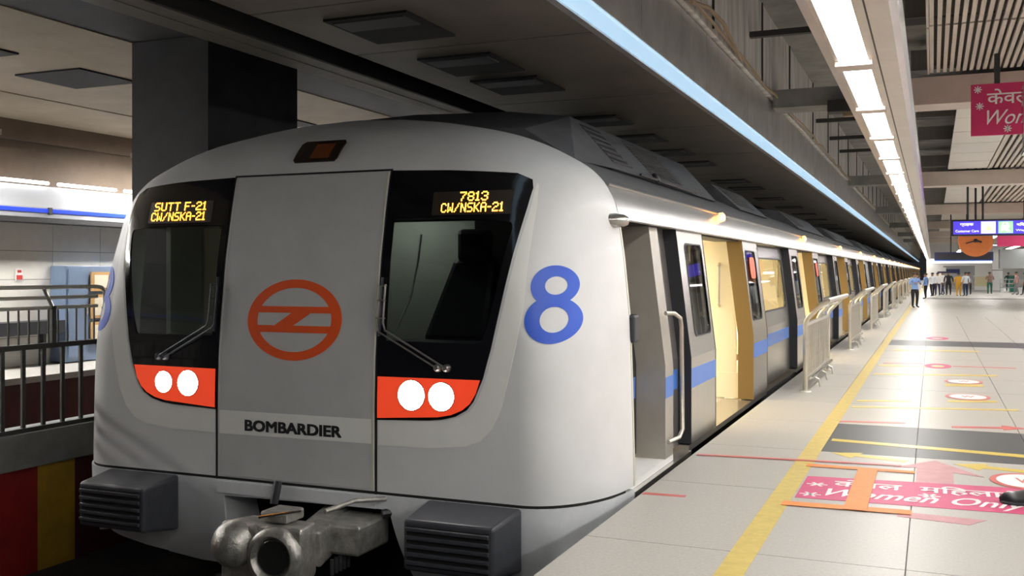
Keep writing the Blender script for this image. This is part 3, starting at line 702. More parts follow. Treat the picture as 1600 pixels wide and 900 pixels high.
def door_unit(yc, parent, rich=True):
    leaf(yc, yc-2.17, yc-1.1, parent, near, rich); leaf(yc, yc+1.12, yc+2.19, parent, near, rich)
    for s, e in ((yc-1.12, yc-1.1), (yc+1.12, yc+1.14)):
        patch('door_jamb', [(s,.0),(e,.0),(e,1.86),(s,1.86)], [], near(-.11), 'jamb' if s > yc else 'cream', parent, -.07, 0, cv=CUTZ, smooth=False)
    bx('door_header', 'darkmetal', parent, -2.4, -2.12, yc-1.12, yc+1.14, 1.86, 1.95)
    sill = bx('door_sill', 'steel', parent, -2.3, -1.95, yc-2.2, yc+2.2, -.06, -.01)
    dl = MB().lathe((-2.07, yc-.12, 2.085), (1, 0, .25), [(-.02,.05),(.02,.046),(.035,.02)], 12).build('door_lamp', 'doorlamp', parent, smooth=True)
    dl2 = MB().lathe((-2.05, yc-.32, 2.06), (1, 0, .25), [(-.02,.04),(.02,.036),(.035,.015)], 12).build('door_lamp', 'doorlamp', parent, smooth=True)
    # draught screens and grab handles inside
    for s in (-1, 1):
        y = yc+s*1.24
        scr = MB().box(-3.0, -2.16, y-.015, y+.015, .3, 1.86).box(-2.94, -2.1, y-.03, y+.03, .0, .3).build('draught_screen', 'cream', parent)
        if rich: MB().tube([(-2.36, y-.015, 1.6), (-2.36, y-.07, 1.57), (-2.36, y-.07, 1.12), (-2.36, y-.015, 1.09)], .018, 8).build('grab_handle', 'rail', scr, smooth=True)
    # closed leaves on the far side
    bx('far_door', 'cream', parent, 2*XC+2.3, 2*XC+2.34, yc-1.1, yc+1.1, 0, 1.86)
def win_bay(y0, y1, parent, fn=near, rich=True):
    hole = rrect(y0+.25, y1-.2, .97, 1.68, .08)
    b = sidepanel('body_panel', y0, y1, -.02, 1.9, -.11, 'steel', parent, [hole[::-1]], .03, fn)
    patch('window', hole, [], fn(-.125), 'winglass', b, -.01, 0, cv=CUTZ, smooth=False)
    patch('window_gasket', grow(hole, .02), [hole[::-1]], fn(-.11), 'rubber', b, -.01, .008, cv=CUTZ, smooth=False)
    stripe(y0, y1, -.11, b, fn)
def common(parent, ya, yb, centres, rich):
    # roof and gutter extruded from the cab section
    zl = [1.88, 1.9, 1.95, 2.0, 2.05, 2.1, 2.15, 2.2, 2.26, 2.33, 2.42, 2.5]
    sec = [(XC+Wd(z), z) for z in zl]; sec = [(-2.16, 1.885)]+sec
    prof = sec+[(XC, 2.52)]+[(2*XC-x, z) for x, z in reversed(sec)]
    mb = MB(); n = len(prof); ys = [ya, yb]
    for y in ys: mb.v += [(x, y, z) for x, z in prof]
    mb.f = [(k, k+1, n+k+1, n+k) for k in range(n-1)]+[tuple(range(n)), tuple(range(2*n-1, n-1, -1))]
    rf = mb.build('roof', 'roofgrey', parent, smooth=True)
    # polished gutter
    g = [(XC+Wd(z)+.004, z) for z in (1.88, 1.9, 1.93, 1.97, 2.01, 2.05, 2.09, 2.12)]
    g = [(-2.05, 1.87)]+g; g2 = g+[(x-.02, z) for x, z in reversed(g)]
    MB().prism_y(g2, ya, yb).build('gutter', 'gutter', parent, smooth=True)
    MB().tube([(XC+Wd(2.12)+.01, ya, 2.125), (XC+Wd(2.12)+.01, yb, 2.125)], .012, 6).build('drip_rail', 'steeldark', parent)
    bx('saloon_floor', 'intfloor', parent, 2*XC+2.2, -2.3, ya+.1, yb-.1, -.06, -.01)
    bx('saloon_ceiling', 'cream', parent, 2*XC+2.3, -2.3, ya+.9 if parent is car1 else ya+.1, yb-.1, 1.93, 1.96)
    for x in (-3.3, -5.05): bx('saloon_light', 'carlight', parent, x-.1, x+.1, ya+1.2, yb-.4, 1.9, 1.928)
    bx('far_wall', 'cream', parent, 2*XC+2.2, 2*XC+2.24, ya+.5, yb-.1, -.02, 1.9)
    bx('far_skin', 'steel', parent, 2*XC+2.0, 2*XC+2.08, ya+.3, yb, -.02, 1.9)
    bx('end_wall', 'cream', parent, 2*XC+2.2, -2.2, yb-.12, yb-.08, 0, 2.2)
    if parent is not car1: bx('end_wall', 'cream', parent, 2*XC+2.2, -2.2, ya+.06, ya+.1, 0, 2.2)
    bx('underframe', 'seam', parent, 2*XC+2.1, -2.0, ya+(.1), yb-.1, -.55, -.065)
    for c in centres:
        b = bx('seat_bench', 'seatm', parent, -2.75, -2.28, c+1.4, c+6., .38, .46) if c+6.2 < yb-.5 else None
    for yq in (ya+2.6, yb-4.2):
        for x in (-3.26, -5.1):
            for dy in (0, 2.2): MB().lathe((x-.06, yq+dy, -.745), (1, 0, 0), [(0,.42),(.03,.45),(.04,.4),(.14,.38)], 24).build('wheel', 'darkmetal', parent, smooth=True)
        bx('bogie_frame', 'darkmetal', parent, -5.4, -2.95, yq-.5, yq+2.7, -.9, -.7)
    # roof fairings
    fs = [(2.02, 2.33), (1.83, 2.33), (1.43, 2.78), (.9, 2.85), (0, 2.88), (-.9, 2.85), (-1.43, 2.78), (-1.83, 2.33)]
    blocks = [(ya+.95, ya+5.0), (ya+6.6, ya+9), (ya+13, ya+18), (ya+21, yb-2.)] if parent is car1 else [(ya+2, ya+6.5), (ya+9, ya+13), (ya+17, ya+21), (ya+23.5, yb-2)]
    for k, (a, b) in enumerate(blocks):
        h = 1. if k == 0 and parent is car1 else .8
        pr = [(XC+u, 2.33+(v-2.33)*h) for u, v in fs[1:]]
        fr = MB().prism_y(pr, a, b).build('roof_unit', 'roofgrey', parent)
        nx = Vector((.45*h, 0, .4)).normalized()
        def on(y, t, o): return Vector((XC+1.83-.4*t, y, 2.33+.45*h*t))+nx*o
        def lou(y0, y1, t0, t1, nn, nm):
            d = (t1-t0)/nn; mb = MB(); bm_ = MB()
            bm_.add([on(y0,t0,.001), on(y1,t0,.001), on(y1,t1,.001), on(y0,t1,.001)], [(0,1,2,3)])
            vt = bm_.build('vent', 'seam', fr)
            for i in range(nn):
                t = t0+i*d; MB().hexa([on(y0,t+.05*d,0), on(y1,t+.05*d,0), on(y1,t+.05*d,.014), on(y0,t+.05*d,.014)], [on(y0,t+.55*d,0), on(y1,t+.55*d,0), on(y1,t+.55*d,.004), on(y0,t+.55*d,.004)]).build('louvre', 'roofgrey', fr) if nm else mb.hexa([on(y0,t+.05*d,0), on(y1,t+.05*d,0), on(y1,t+.05*d,.01), on(y0,t+.05*d,.01)], [on(y0,t+.5*d,0), on(y1,t+.5*d,0), on(y1,t+.5*d,.004), on(y0,t+.5*d,.004)])
            if not nm: mb.build('grille', 'roofgrey', fr)
        if parent is car1 and k == 0:
            lou(7.85, 8.42, .15, .9, 6, True); lou(9.1, 10.3, .15, .92, 14, False)
            MB().add([on(10.45,.1,.003), on(11.6,.1,.003), on(11.6,.9,.003), on(10.45,.9,.003)], [(0,1,2,3)]).build('access_panel', 'roofgrey', fr)
            # sloping nose of the first fairing
            sl = [(XC+u, 2.33+(v-2.33)*.55-.02) for u, v in fs[1:]]
            mb = MB(); n = len(pr); mb.v = [(x*.985+XC*.015, YE+.02, max(2.3, z)) for x, z in sl]+[(x, a, z) for x, z in pr]
            mb.f = [(i, i+1, n+i+1, n+i) for i in range(n-1)]+[tuple(range(n))]
            mb.build('fairing_nose', 'roofgrey', fr)
        else: lou(a+.3, min(a+1.6, b-.3), .2, .9, 8, False)
    if rich:
        MB().tube([(-2.33, ya+1.6, 2.345), (-2.33, ya+3.8, 2.345)], .012, 6).build('pipe', 'darkmetal', parent)
        MB().lathe((-2.36, ya+2.2, 2.36), (1, 0, .6), [(0,.05),(.03,.05),(.04,.03)], 12).build('fitting', 'darkmetal', parent)

DC = [10.8+7.42*i for i in range(4)]
YB1 = 36.9
common(car1, YE, YB1, DC, True)
for i, c in enumerate(DC):
    door_unit(c, car1, i < 2)
    y0 = c+1.13; y1 = DC[i+1]-1.11 if i < 3 else YB1-.02
    win_bay(c+1.16, y1, car1) if False else None
    # body between the doors: plain pockets behind the leaves with one wide window
    hole = rrect(c+2.42, (DC[i+1]-2.4 if i < 3 else YB1-1.2), .97, 1.68, .08)
    b = sidepanel('body_panel', c+1.14, y1, -.02, 1.9, -.115, 'steel', car1, [hole[::-1]], .03)
    patch('window', hole, [], near(-.13), 'winglass', b, -.01, 0, cv=CUTZ, smooth=False)
    patch('window_gasket', grow(hole, .02), [hole[::-1]], near(-.115), 'rubber', b, -.01, .008, cv=CUTZ, smooth=False)
    stripe(c+2.3, (DC[i+1]-2.28 if i < 3 else YB1-.1), -.115, b)
# recessed crew door between nose and first saloon door
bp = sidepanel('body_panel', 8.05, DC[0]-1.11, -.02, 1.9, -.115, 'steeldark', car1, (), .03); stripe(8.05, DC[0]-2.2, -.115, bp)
pil = patch('vestibule_pillar', [(7.84,.0),(8.1,.0),(8.1,1.87),(7.84,1.87)], [], near(-.03), 'vestpanel', car1, -.26, 0, cv=CUTZ, smooth=False)
stripe(7.84, 8.1, -.03, pil)
crew = patch('crew_door', [(6.82,.03),(7.84,.03),(7.84,1.87),(6.82,1.87)], [], near(-.27), 'rubber', car1, -.03, 0, cv=CUTZ, smooth=False)
stripe(6.9, 7.8, -.268, crew)
bx('vestibule_floor', 'band', car1, -2.3, -1.97, YE-.03, 8.1, -.05, .0); bx('vestibule_header', 'seam', car1, -2.4, -2.06, YE, 8.1, 1.87, 1.9)
bx('step_edge', 'steel', car1, -2.1, -1.93, YE+.02, 8.6, -.09, -.052)
patch('cab_skin_edge', [(YE-.02,.0),(YE+.012,.0),(YE+.012,1.88),(YE-.02,1.88)], [], lambda u, v, o: (XC+Wd(v)+o, u, v), 'edge', car1, -.16, .003, cv=.1)
MB().tube([(-1.975,7.86,1.17),(-1.925,7.95,1.165),(-1.915,8.12,1.12),(-1.915,8.16,1.05),(-1.905,8.16,.2),(-1.92,8.1,.14),(-1.96,7.9,.13)], .018, 10).build('grab_rail', 'rail', car1, smooth=True)
MB().box(-2.0,-1.925,YE-.02,YE+.12,1.0,1.2).build('door_handle', 'rubber', car1, bevel=.02)
# side horn / lamp on the cab shoulder
hn = MB().lathe((-2.13, 6.62, 1.862), (.9, -.15, 0), [(0,.075),(.03,.075),(.04,.055),(.045,.05)], 24).build('side_lamp', 'band', car1, smooth=True)
MB().lathe((-2.09, 6.66, 1.862), (.85, .3, -.05), [(0,.045),(.06,.05),(.12,.045),(.15,.028),(.16,.001)], 20).build('lamp_cap', 'steel', hn, smooth=True)
# coupler
cp = MB().lathe((-4.0,5.1,-.33), (0,1,0), [(0,.02),(.0,.16),(.03,.185),(.1,.19),(.16,.15),(.2,.15)], 28).build('coupler_head', 'coupler', car1, smooth=True)
MB().hexa([(-4.24,5.13,-.56),(-3.62,5.13,-.56),(-3.62,5.13,-.14),(-4.24,5.13,-.14)], [(-4.2,5.42,-.5),(-3.7,5.42,-.5),(-3.7,5.42,-.16),(-4.2,5.42,-.16)]).build('coupler_face', 'coupler', cp, bevel=.03, seg=3)
MB().lathe((-4.1,5.13,-.27), (-.15,-1,.05), [(0,.15),(.05,.146),(.09,.13),(.125,.1),(.15,.055),(.16,.001)], 28).build('coupler_cone', 'coupler', cp, smooth=True)
MB().lathe((-3.8,5.13,-.32), (.1,-1,.0), [(0,.185),(.05,.182),(.07,.165),(.075,.14),(.06,.125),(-.05,.1),(-.06,.001)], 28).build('coupler_cup', 'coupler', cp, smooth=True)
MB().lathe((-3.8,5.118,-.32), (.1,-1,.0), [(.03,.105),(.031,.001)], 28).build('cup_hollow', 'seam', cp, smooth=True)
MB().hexa([(-3.86,5.4,-.45),(-3.66,5.4,-.45),(-3.66,5.4,-.22),(-3.86,5.4,-.22)], [(-4.2,6.6,-.42),(-4.0,6.6,-.42),(-4.0,6.6,-.2),(-4.2,6.6,-.2)]).build('drawbar', 'coupler', cp, bevel=.015)
bx('mounting_block', 'coupler', cp, -3.82, -3.5, 5.6, 6.0, -.42, -.22, bevel=.02)
MB().tube([(-3.5,5.9,-.2),(-3.3,6.1,-.18),(-3.0,6.3,-.16)], .03, 8).build('air_pipe', 'darkmetal', cp, smooth=True)
MB().tube([(-3.66,5.45,-.1),(-3.6,5.7,-.08),(-3.4,6.1,-.12)], .018, 8).build('hose', 'coupler', cp, smooth=True)
bx('latch', 'coupler', cp, -3.98, -3.78, 5.2, 5.4, -.14, -.07, bevel=.015); MB().tube([(-3.95,5.15,-.1),(-3.7,5.25,-.06)], .012, 8).build('lever', 'chrome', cp)
MB().tube([(-4.35,5.9,-.05),(-4.35,5.85,-.2)], .03, 8).build('hose', 'darkmetal', cp)
for k in range(5): MB().tube([(-3.64,5.5+.05*k,-.42),(-3.64,5.5+.05*k,-.52)], .014, 6).build('bolt', 'darkmetal', cp)
cp.location = (.06, 0, .06)
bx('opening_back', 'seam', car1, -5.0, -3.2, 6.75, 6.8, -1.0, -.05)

# ---- following cars: one is built, the others are copies
car2 = thing('metro_car', (XC, 37.1, 0), 'second silver metro car, directly behind the cab car', 'train car', 'cars coupled behind the cab car')
Y2 = 37.1; L2 = 30.4
D2 = [41.15+7.42*i for i in range(4)]
common(car2, Y2, Y2+L2-.3, D2, False)
for i, c in enumerate(D2):
    door_unit(c, car2, False)
    y1 = D2[i+1]-1.11 if i < 3 else Y2+L2-.32
    hole = rrect(c+2.42, (D2[i+1]-2.4 if i < 3 else Y2+L2-1.), .97, 1.68, .08)
    b = sidepanel('body_panel', c+1.14, y1, -.02, 1.9, -.115, 'steel', car2, [hole[::-1]], .03)
    patch('window', hole, [], near(-.13), 'winglass', b, -.01, 0, cv=CUTZ, smooth=False)
    stripe(c+2.3, (D2[i+1]-2.28 if i < 3 else y1-.1), -.115, b)
b = sidepanel('body_panel', Y2, D2[0]-1.11, -.02, 1.9, -.115, 'steel', car2, (), .03); stripe(Y2, D2[0]-2.2, -.115, b)
bx('gangway', 'rubber', car2, -5.2, -3.1, Y2-.18, Y2+.1, 0, 2.1)
for k, w in enumerate(('third', 'fourth', 'fifth', 'sixth')):
    c = copy_tree(car2); c.location = (XC, 37.1+L2*(k+1), 0); c['label'] = w+' silver metro car counted from the cab car'

# ================================================================== PLATFORM FURNITURE
def barrier(y0, label):
    x = -1.47; t = thing('queue_barrier', (x, y0, 0), label, 'railing', 'stainless steel queue barriers along the platform edge')
    L = 2.95
    for k, yy_ in enumerate((0, L)):
        MB().tube([(x, y0+yy_, 0), (x, y0+yy_, .85), (x+.03, y0+yy_, .92), (x+.2, y0+yy_, 1.1), (x+.27, y0+yy_, 1.14)], .03, 10).build('post', 'rail', t, smooth=True)
        MB().lathe((x, y0+yy_, 0), (0,0,1), [(0,.075),(.012,.07),(.02,.035)], 16).build('foot', 'rail', t, smooth=True)
    MB().tube([(x, y0+L/2, .85), (x+.03, y0+L/2, .92), (x+.2, y0+L/2, 1.1), (x+.27, y0+L/2, 1.14)], .024, 10).build('arm', 'rail', t, smooth=True)
    MB().tube([(x+.27, y0-.02, 1.145), (x+.27, y0+L+.02, 1.145)], .03, 10).build('top_rail', 'rail', t, smooth=True)
    MB().tube([(x+.14, y0, 1.04), (x+.14, y0+L, 1.04)], .016, 8).build('top_rail', 'rail', t, smooth=True)
    bx('upper_rail', 'rail', t, x-.02, x+.02, y0, y0+L, .82, .86); bx('lower_rail', 'rail', t, x-.02, x+.02, y0, y0+L, .13, .18)
    for k in range(23): 
        y = y0+.11+k*.122
        if k == 0: f = bx('baluster', 'rail', t, x-.009, x+.009, y, y+.05, .18, .82); fy = y
        else: o = f.copy(); COL.objects.link(o); o.location = (0, y-fy, 0)
    MB().tube([(x+.06, y0+.1, .16), (x+.06, y0+L-.1, .16)], .02, 8).build('foot_rail', 'chrome', t, smooth=True)
    for q in (.6, 1.5, 2.4): MB().tube([(x, y0+q, .15), (x+.1, y0+q, .1), (x+.12, y0+q, 0)], .014, 6).build('stay', 'rail', t)
    return t
b0 = barrier(12.98, 'steel queue barrier nearest the camera, beside the first open door')
names = ['second','third','fourth','fifth','sixth','seventh','eighth','ninth','tenth','eleventh','twelfth']
for k in range(11):
    y = 12.98+7.3*(k+1)+(.6 if k > 2 else 0)
    c = copy_tree(b0); c.location = (-1.47, y, 0); c['label'] = names[k]+' steel queue barrier from the camera along the platform edge'

# --- floor markings: thin vinyl laid on the granite
def fz(u, v, o): return (u, v, .0015+o)
def mark(name, poly, m, label, cat='floor marking', z=0., parent=None, group=None):
    o = patch(name, poly, [], lambda u, v, o: (u, v, .0005+z+o), m, parent, 0, .0015, smooth=False)
    return tag(o, label, cat, group) if label else o
mark('yellow_line', [(-1.0,-4),(-.86,-4),(-.86,9),(-.845,20),(-.80,34),(-.76,60),(-.76,190),(-.92,190),(-.92,60),(-.95,34),(-.985,20),(-1.0,9)], 'yellow', 'long yellow safety line painted along the platform')
FT = thing('pink_floor_sticker', (0, 7.2, 0), 'pink women only sticker with white lettering on the floor', 'floor sticker')
def fmap(u, v, o): return (u, v, .0025+o)
patch('vinyl', [(-.845,6.85),(1.75,6.98),(1.75,7.86),(-.845,7.6)], [], lambda u, v, o: (u, v, .001+o), 'pink', FT, 0, .0015, smooth=False)
def slope(u, v, o): return (u, v+.045*(u+.845), .0027+o)
text_on('hindi_lettering', '\u0915\u0947\u0935\u0932  \u092e\u093f\u0939\u0932\u093e\u092f\u0947\u0902', slope, 'white', FT, -.64, .56, 7.27, 7.54, thick=.0005, strokes=.004, size=1)
text_on('english_lettering', 'Women Only', slope, 'white', FT, -.66, .56, 6.90, 7.2, thick=.0005, shear=.4, size=1, strokes=.004)
for sx, sy in ((-.75,7.32),(-.76,6.98),(.66,7.2),(-.02,7.2)):
    mb = MB()
    for k in range(3):
        a = k*PI/3; d = Vector((math.cos(a), math.sin(a), 0))*.07; n = Vector((-d.y, d.x, 0))*.16
        c = Vector((sx, sy+.045*(sx+.845), .0033)); mb.add([c-d-n, c+d-n, c+d+n, c-d+n], [(0,1,2,3)])
    mb.build('star', 'white', FT)
om = thing('orange_floor_mark', (-.5, 7.3, 0), 'orange taped letter I shape overlapping the pink floor sticker', 'floor marking')
mark('top_bar', [(-.9,7.97),(-.12,7.99),(-.12,8.08),(-.9,8.08)], 'ofloor', None, parent=om, z=.0035); mark('bottom_bar', [(-.9,6.58),(-.12,6.62),(-.12,6.74),(-.9,6.7)], 'ofloor', None, parent=om, z=.005)
mark('stem', [(-.52,6.6),(-.38,6.6),(-.38,8.02),(-.52,8.02)], 'ofloor', None, parent=om, z=.009)
mark('faded_arrow', [(-.11,7.62),(.14,7.7),(.14,8.15),(.35,8.05),(.02,8.62),(-.28,8.2),(-.11,8.25)], 'paler', 'faded pink arrow pointing away on the floor beyond the pink sticker')
mark('faded_tail', [(-.2,6.56),(.2,6.5),(.3,6.66),(-.2,6.7)], 'paler', 'faded pink strip on the floor below the pink sticker')
mark('red_tape', [(-1.78,8.1),(-.22,8.25),(-.22,8.31),(-1.78,8.16)], 'redline', 'thin faded red tape line crossing the yellow line', z=.004)
mark('red_tape', [(-1.81,6.55),(-1.52,6.57),(-1.52,6.63),(-1.81,6.61)], 'redline', 'short red tape mark near the platform edge close to the train nose')
mark('red_tape', [(-.86,10.47),(-.25,10.6),(-.25,10.7),(-.86,10.56)], 'redline', 'red tape line just beyond the dark floor band, left piece')
mark('red_arrow', [(.17,10.5),(.62,10.62),(.62,10.52),(.85,10.72),(.62,10.85),(.62,10.74),(.17,10.62)], 'redline', 'red arrow taped on the floor beyond the dark band')
mark('yellow_tape', [(-.83,9.27),(1.2,8.95),(1.2,9.1),(-.83,9.4)], 'ystick', 'long yellow tape stripe on the dark floor band')
def arrow(x0, y0, x1, y1, w, label):
    d = Vector((x1-x0, y1-y0)); L = d.length; d.normalize(); n = Vector((-d.y, d.x)); P0 = Vector((x0, y0))
    q = [P0, P0+d*.22+n*w*1.6, P0+d*.22+n*w*.6, P0+d*L+n*w*.5, P0+d*L-n*w*.5, P0+d*.22-n*w*.6, P0+d*.22-n*w*1.6]
    mark('yellow_arrow', [(p.x, p.y) for p in q][::-1], 'ystick', label)
arrow(-.78, 8.67, -.19, 8.5, .09, 'yellow arrow pointing left beside the long yellow line')
arrow(.15, 8.52, 1.1, 8.3, .1, 'yellow arrow pointing left beyond the faded pink arrow')
for k, (a, b, c, d, lb) in enumerate(((-.83,11.65,.86,12.05,'long yellow tape line in the middle distance'),(-.81,12.2,-.24,12.4,'short yellow tape line left, in the middle distance'),(.16,12.55,.69,12.72,'short yellow tape under the nearer white oval sticker'),
    (-.8,15.5,.86,15.9,'long yellow tape line before the pink oval sticker'),(-.8,16.95,.2,17.1,'thin yellow tape left of the pink oval sticker'),(.15,14.3,.62,14.4,'short yellow tape under the farther white oval sticker'),(-.7,20.4,.8,20.6,'yellow tape line farthest along the platform'))):
    mark('yellow_tape', [(a,b),(c,d),(c,d+.12+.03*k),(a,b+.12+.03*k)], 'ystick', lb)
for cx, cy, r, lb in ((.39,13.15,.25,'nearer white oval sticker with red rim on the floor'),(.39,14.95,.24,'farther white oval sticker with red rim on the floor'),(.62,8.0,.24,'white round sticker with red rim at right of the pink sticker')):
    t = thing('round_sticker', (cx, cy, 0), lb, 'floor sticker', 'round floor stickers')
    patch('rim', circ(cx,cy,r,r*1.25), [], lambda u, v, o: (u, v, .003+o), 'redline', t, 0, .0015, smooth=False)
    patch('disc', circ(cx,cy,r*.82,r*1.02), [], lambda u, v, o: (u, v, .0045+o), 'white', t, 0, .0015, smooth=False)
    text_on('lettering', 'W', lambda u, v, o: (u, v, .0062+o), 'redline', t, cx-r*.3, cx+r*.3, cy-r*.35, cy+r*.4, thick=.0004, bold=.02)
for cx, cy, r, lb in ((.08,17.3,.2,'pink oval sticker on the floor in the middle distance'),(.1,24.5,.24,'pink oval sticker on the floor, farthest one')):
    t = thing('pink_oval_sticker', (cx, cy, 0), lb, 'floor sticker', 'pink oval floor stickers')
    patch('ring', circ(cx,cy,r,r*2.2), [circ(cx,cy,r*.5,r*1.1)[::-1]], fz, 'pink', t, 0, .0015, smooth=False)
mark('red_tape', [(-.75,17.45),(-.14,17.6),(-.14,17.72),(-.75,17.57)], 'redline', 'red tape line left of the pink oval sticker'); mark('red_tape', [(.3,17.3),(1.2,17.3),(1.2,17.43),(.3,17.43)], 'redline', 'red tape line right of the pink oval sticker')

# --- black shoe at the right edge of the view
shoe = thing('shoe', (.5, 7.2, 0), 'black shoe resting on the pink floor sticker at right edge', 'shoe')
mb = MB(); out = [(.40,7.22),(.42,7.15),(.50,7.13),(.60,7.15),(.70,7.16),(.78,7.18),(.80,7.22),(.78,7.26),(.68,7.27),(.58,7.28),(.48,7.29),(.42,7.27)]
MB().prism_z(out, .0045, .022).build('sole', 'rubber', shoe, bevel=.005)
rings = []; mb = MB(); secs = [(.40,.025,.02),(.43,.05,.05),(.50,.06,.065),(.58,.058,.085),(.66,.055,.11),(.73,.05,.12),(.79,.04,.115),(.80,.01,.11)]
for x, w, h in secs: mb.v += [(x, 7.215+w*math.cos(a), .02+h*max(0, math.sin(a))) for a in [PI*k/10 for k in range(11)]]
for i in range(len(secs)-1):
    for k in range(10): mb.f.append((i*11+k, i*11+k+1, (i+1)*11+k+1, (i+1)*11+k))
up_ = mb.build('upper', 'glossblack', shoe, smooth=True)

# --- hanging pink banner
bn_ = thing('hanging_banner', (.9, 13.2, 3.14), 'pink hanging banner with white script lettering, top right', 'banner')
bx('panel', 'bannerpink', bn_, .425, 1.9, 13.18, 13.22, 3.13, 3.745); bx('bracket', 'bracket', bn_, .68, .74, 13.18, 13.25, 3.74, 4.1)
bx('bracket', 'bracket', bn_, 1.6, 1.66, 13.18, 13.25, 3.74, 4.1)
def bf(u, v, o): return (u, 13.18-o, v)
text_on('hindi_lettering', '\u0915\u0947\u0935\u0932 \u092e\u093f\u0939\u0932\u093e\u092f\u0947\u0902', bf, 'white', bn_, .60, 1.8, 3.47, 3.68, thick=.002, bold=.01)
text_on('english_lettering', 'Women Only', bf, 'white', bn_, .6, 1.8, 3.2, 3.43, thick=.002, shear=.4, bold=.002)
for sx, sy in ((.5,3.68),(.52,3.48),(.82,3.2),(1.3,3.45)):
    mb = MB()
    for k in range(4):
        a = k*PI/4; d = Vector((math.cos(a), 0, math.sin(a)))*.045; n = Vector((-d.z, 0, d.x))*.14; c = Vector((sx, 13.177, sy)); mb.add([c-d-n, c+d-n, c+d+n, c-d+n], [(0,1,2,3)])
    mb.build('star', 'white', bn_)
ac = thing('acrylic_case', (.8, 10.2, 3.0), 'clear acrylic display case hanging at the top right edge', 'display case')
MB().hexa([(.77,10.1,2.62),(1.3,10.1,2.62),(1.3,10.4,2.62),(.77,10.4,2.62)], [(.76,10.1,3.2),(1.3,10.1,3.35),(1.3,10.4,3.35),(.76,10.4,3.2)]).build('case', 'acrylic', ac)
bx('edge_strip', 'chrome', ac, .755, .775, 10.09, 10.11, 2.6, 3.2); bx('base_strip', 'chrome', ac, .76, 1.3, 10.1, 10.4, 2.58, 2.62); bx('hanger', 'steeldark', ac, 1.0, 1.02, 10.2, 10.22, 3.25, 4.1)

# --- blue illuminated hanging sign
sgn = thing('hanging_sign', (1.5, 32, 2.6), 'blue illuminated hanging sign with yellow and green pictograms', 'sign')
bx('case', 'signcase', sgn, .50, 4.2, 32.0, 32.2, 2.55, 3.03); bx('lit_face', 'signblue', sgn, .56, 4.15, 31.985, 32.0, 2.6, 2.98)
def sf_(u, v, o): return (u, 31.983-o, v)
bx('white_pictogram', 'signwhite', sgn, 1.3, 1.68, 31.975, 31.985, 2.62, 2.96); bx('green_pictogram', 'signgreen', sgn, 1.75, 2.13, 31.975, 31.985, 2.62, 2.96)
MB().add([sf_(u, v, .012) for u, v in ((1.36,2.76),(1.5,2.68),(1.64,2.76),(1.55,2.76),(1.55,2.84),(1.45,2.84),(1.45,2.76))], [tuple(range(7))]).build('arrow', 'signyellow', sgn)
mb = MB()
for q in (((1.88,2.9),.03),((1.98,2.9),.03)):
    mb.add([sf_(q[0][0]+q[1]*math.cos(2*PI*k/10), q[0][1]+q[1]*math.sin(2*PI*k/10), .012) for k in range(10)], [tuple(range(10))])
for q in ([(1.83,2.84),(2.0,2.86),(2.05,2.78),(1.95,2.8),(1.9,2.72),(1.82,2.68)], [(1.95,2.8),(2.05,2.68),(1.98,2.66),(1.9,2.74)]): mb.add([sf_(u, v, .012) for u, v in q], [tuple(range(len(q)))])
mb.build('figure', 'signwhite', sgn)
text_on('lettering', '\u0917\u094d\u0930\u093e\u0939\u0915', sf_, 'signwhite', sgn, .74, 1.1, 2.82, 2.92, thick=.004, bold=.02)
text_on('lettering', 'Customer Care', sf_, 'signwhite', sgn, .62, 1.24, 2.66, 2.73, thick=.004, bold=.01)
text_on('lettering', '\u0928\u093f\u0915\u093e\u0938', sf_, 'signwhite', sgn, 2.22, 2.6, 2.82, 2.92, thick=.004, bold=.02); text_on('lettering', 'Way Out', sf_, 'signwhite', sgn, 2.2, 2.7, 2.66, 2.73, thick=.004, bold=.01)
for x in (.95, 1.35, 3.4): MB().tube([(x, 32.1, 3.03), (x, 32.1, 5.0)], .03, 8).build('hanger', 'bracket', sgn)
ck = thing('round_clock', (1.25, 34, 2.4), 'round orange clock hanging behind the blue sign', 'clock')
MB().lathe((1.23,34,2.47), (0,-1,0), [(-.06,.5),(0,.5),(.02,.48)], 40).build('dial', 'clockor', ck, smooth=True)
MB().tube([(1.23,33.96,2.47),(1.4,33.96,2.42)], .03, 6).build('hand', 'signcase', ck); MB().tube([(1.23,33.96,2.47),(.95,33.96,2.38)], .018, 6).build('hand', 'signcase', ck)
MB().lathe((1.23,33.98,2.47), (0,-1,0), [(0,.06),(.03,.05)], 16).build('hub', 'signcase', ck); bx('stem', 'signcase', ck, 1.2, 1.26, 34.02, 34.08, 2.4, 5.0)
lb_ = thing('information_board', (1.2, 45, 2.0), 'dark navy information board hanging beneath the orange clock', 'board')
bx('screen', 'signcase', lb_, .15, 2.2, 44.98, 45, 2.0, 2.28); bx('case', 'navy', lb_, .07, 2.28, 45, 45.15, 1.96, 2.32); bx('bottom_trim', 'blue', lb_, .07, 2.28, 44.97, 45, 1.955, 2.0)
for x in (.7, 1.3): MB().tube([(x, 45.1, 2.3), (x, 45.1, 5)], .03, 6).build('hanger', 'bracket', lb_)
pb = thing('distant_banner', (3, 40, 2.8), 'distant pink banner hanging behind the blue sign', 'banner')
bx('panel', 'bannerpink', pb, 2.15, 4.2, 40, 40.04, 2.42, 3.0); bx('hanger', 'bracket', pb, 3.0, 3.05, 40, 40.04, 3.0, 4.1)

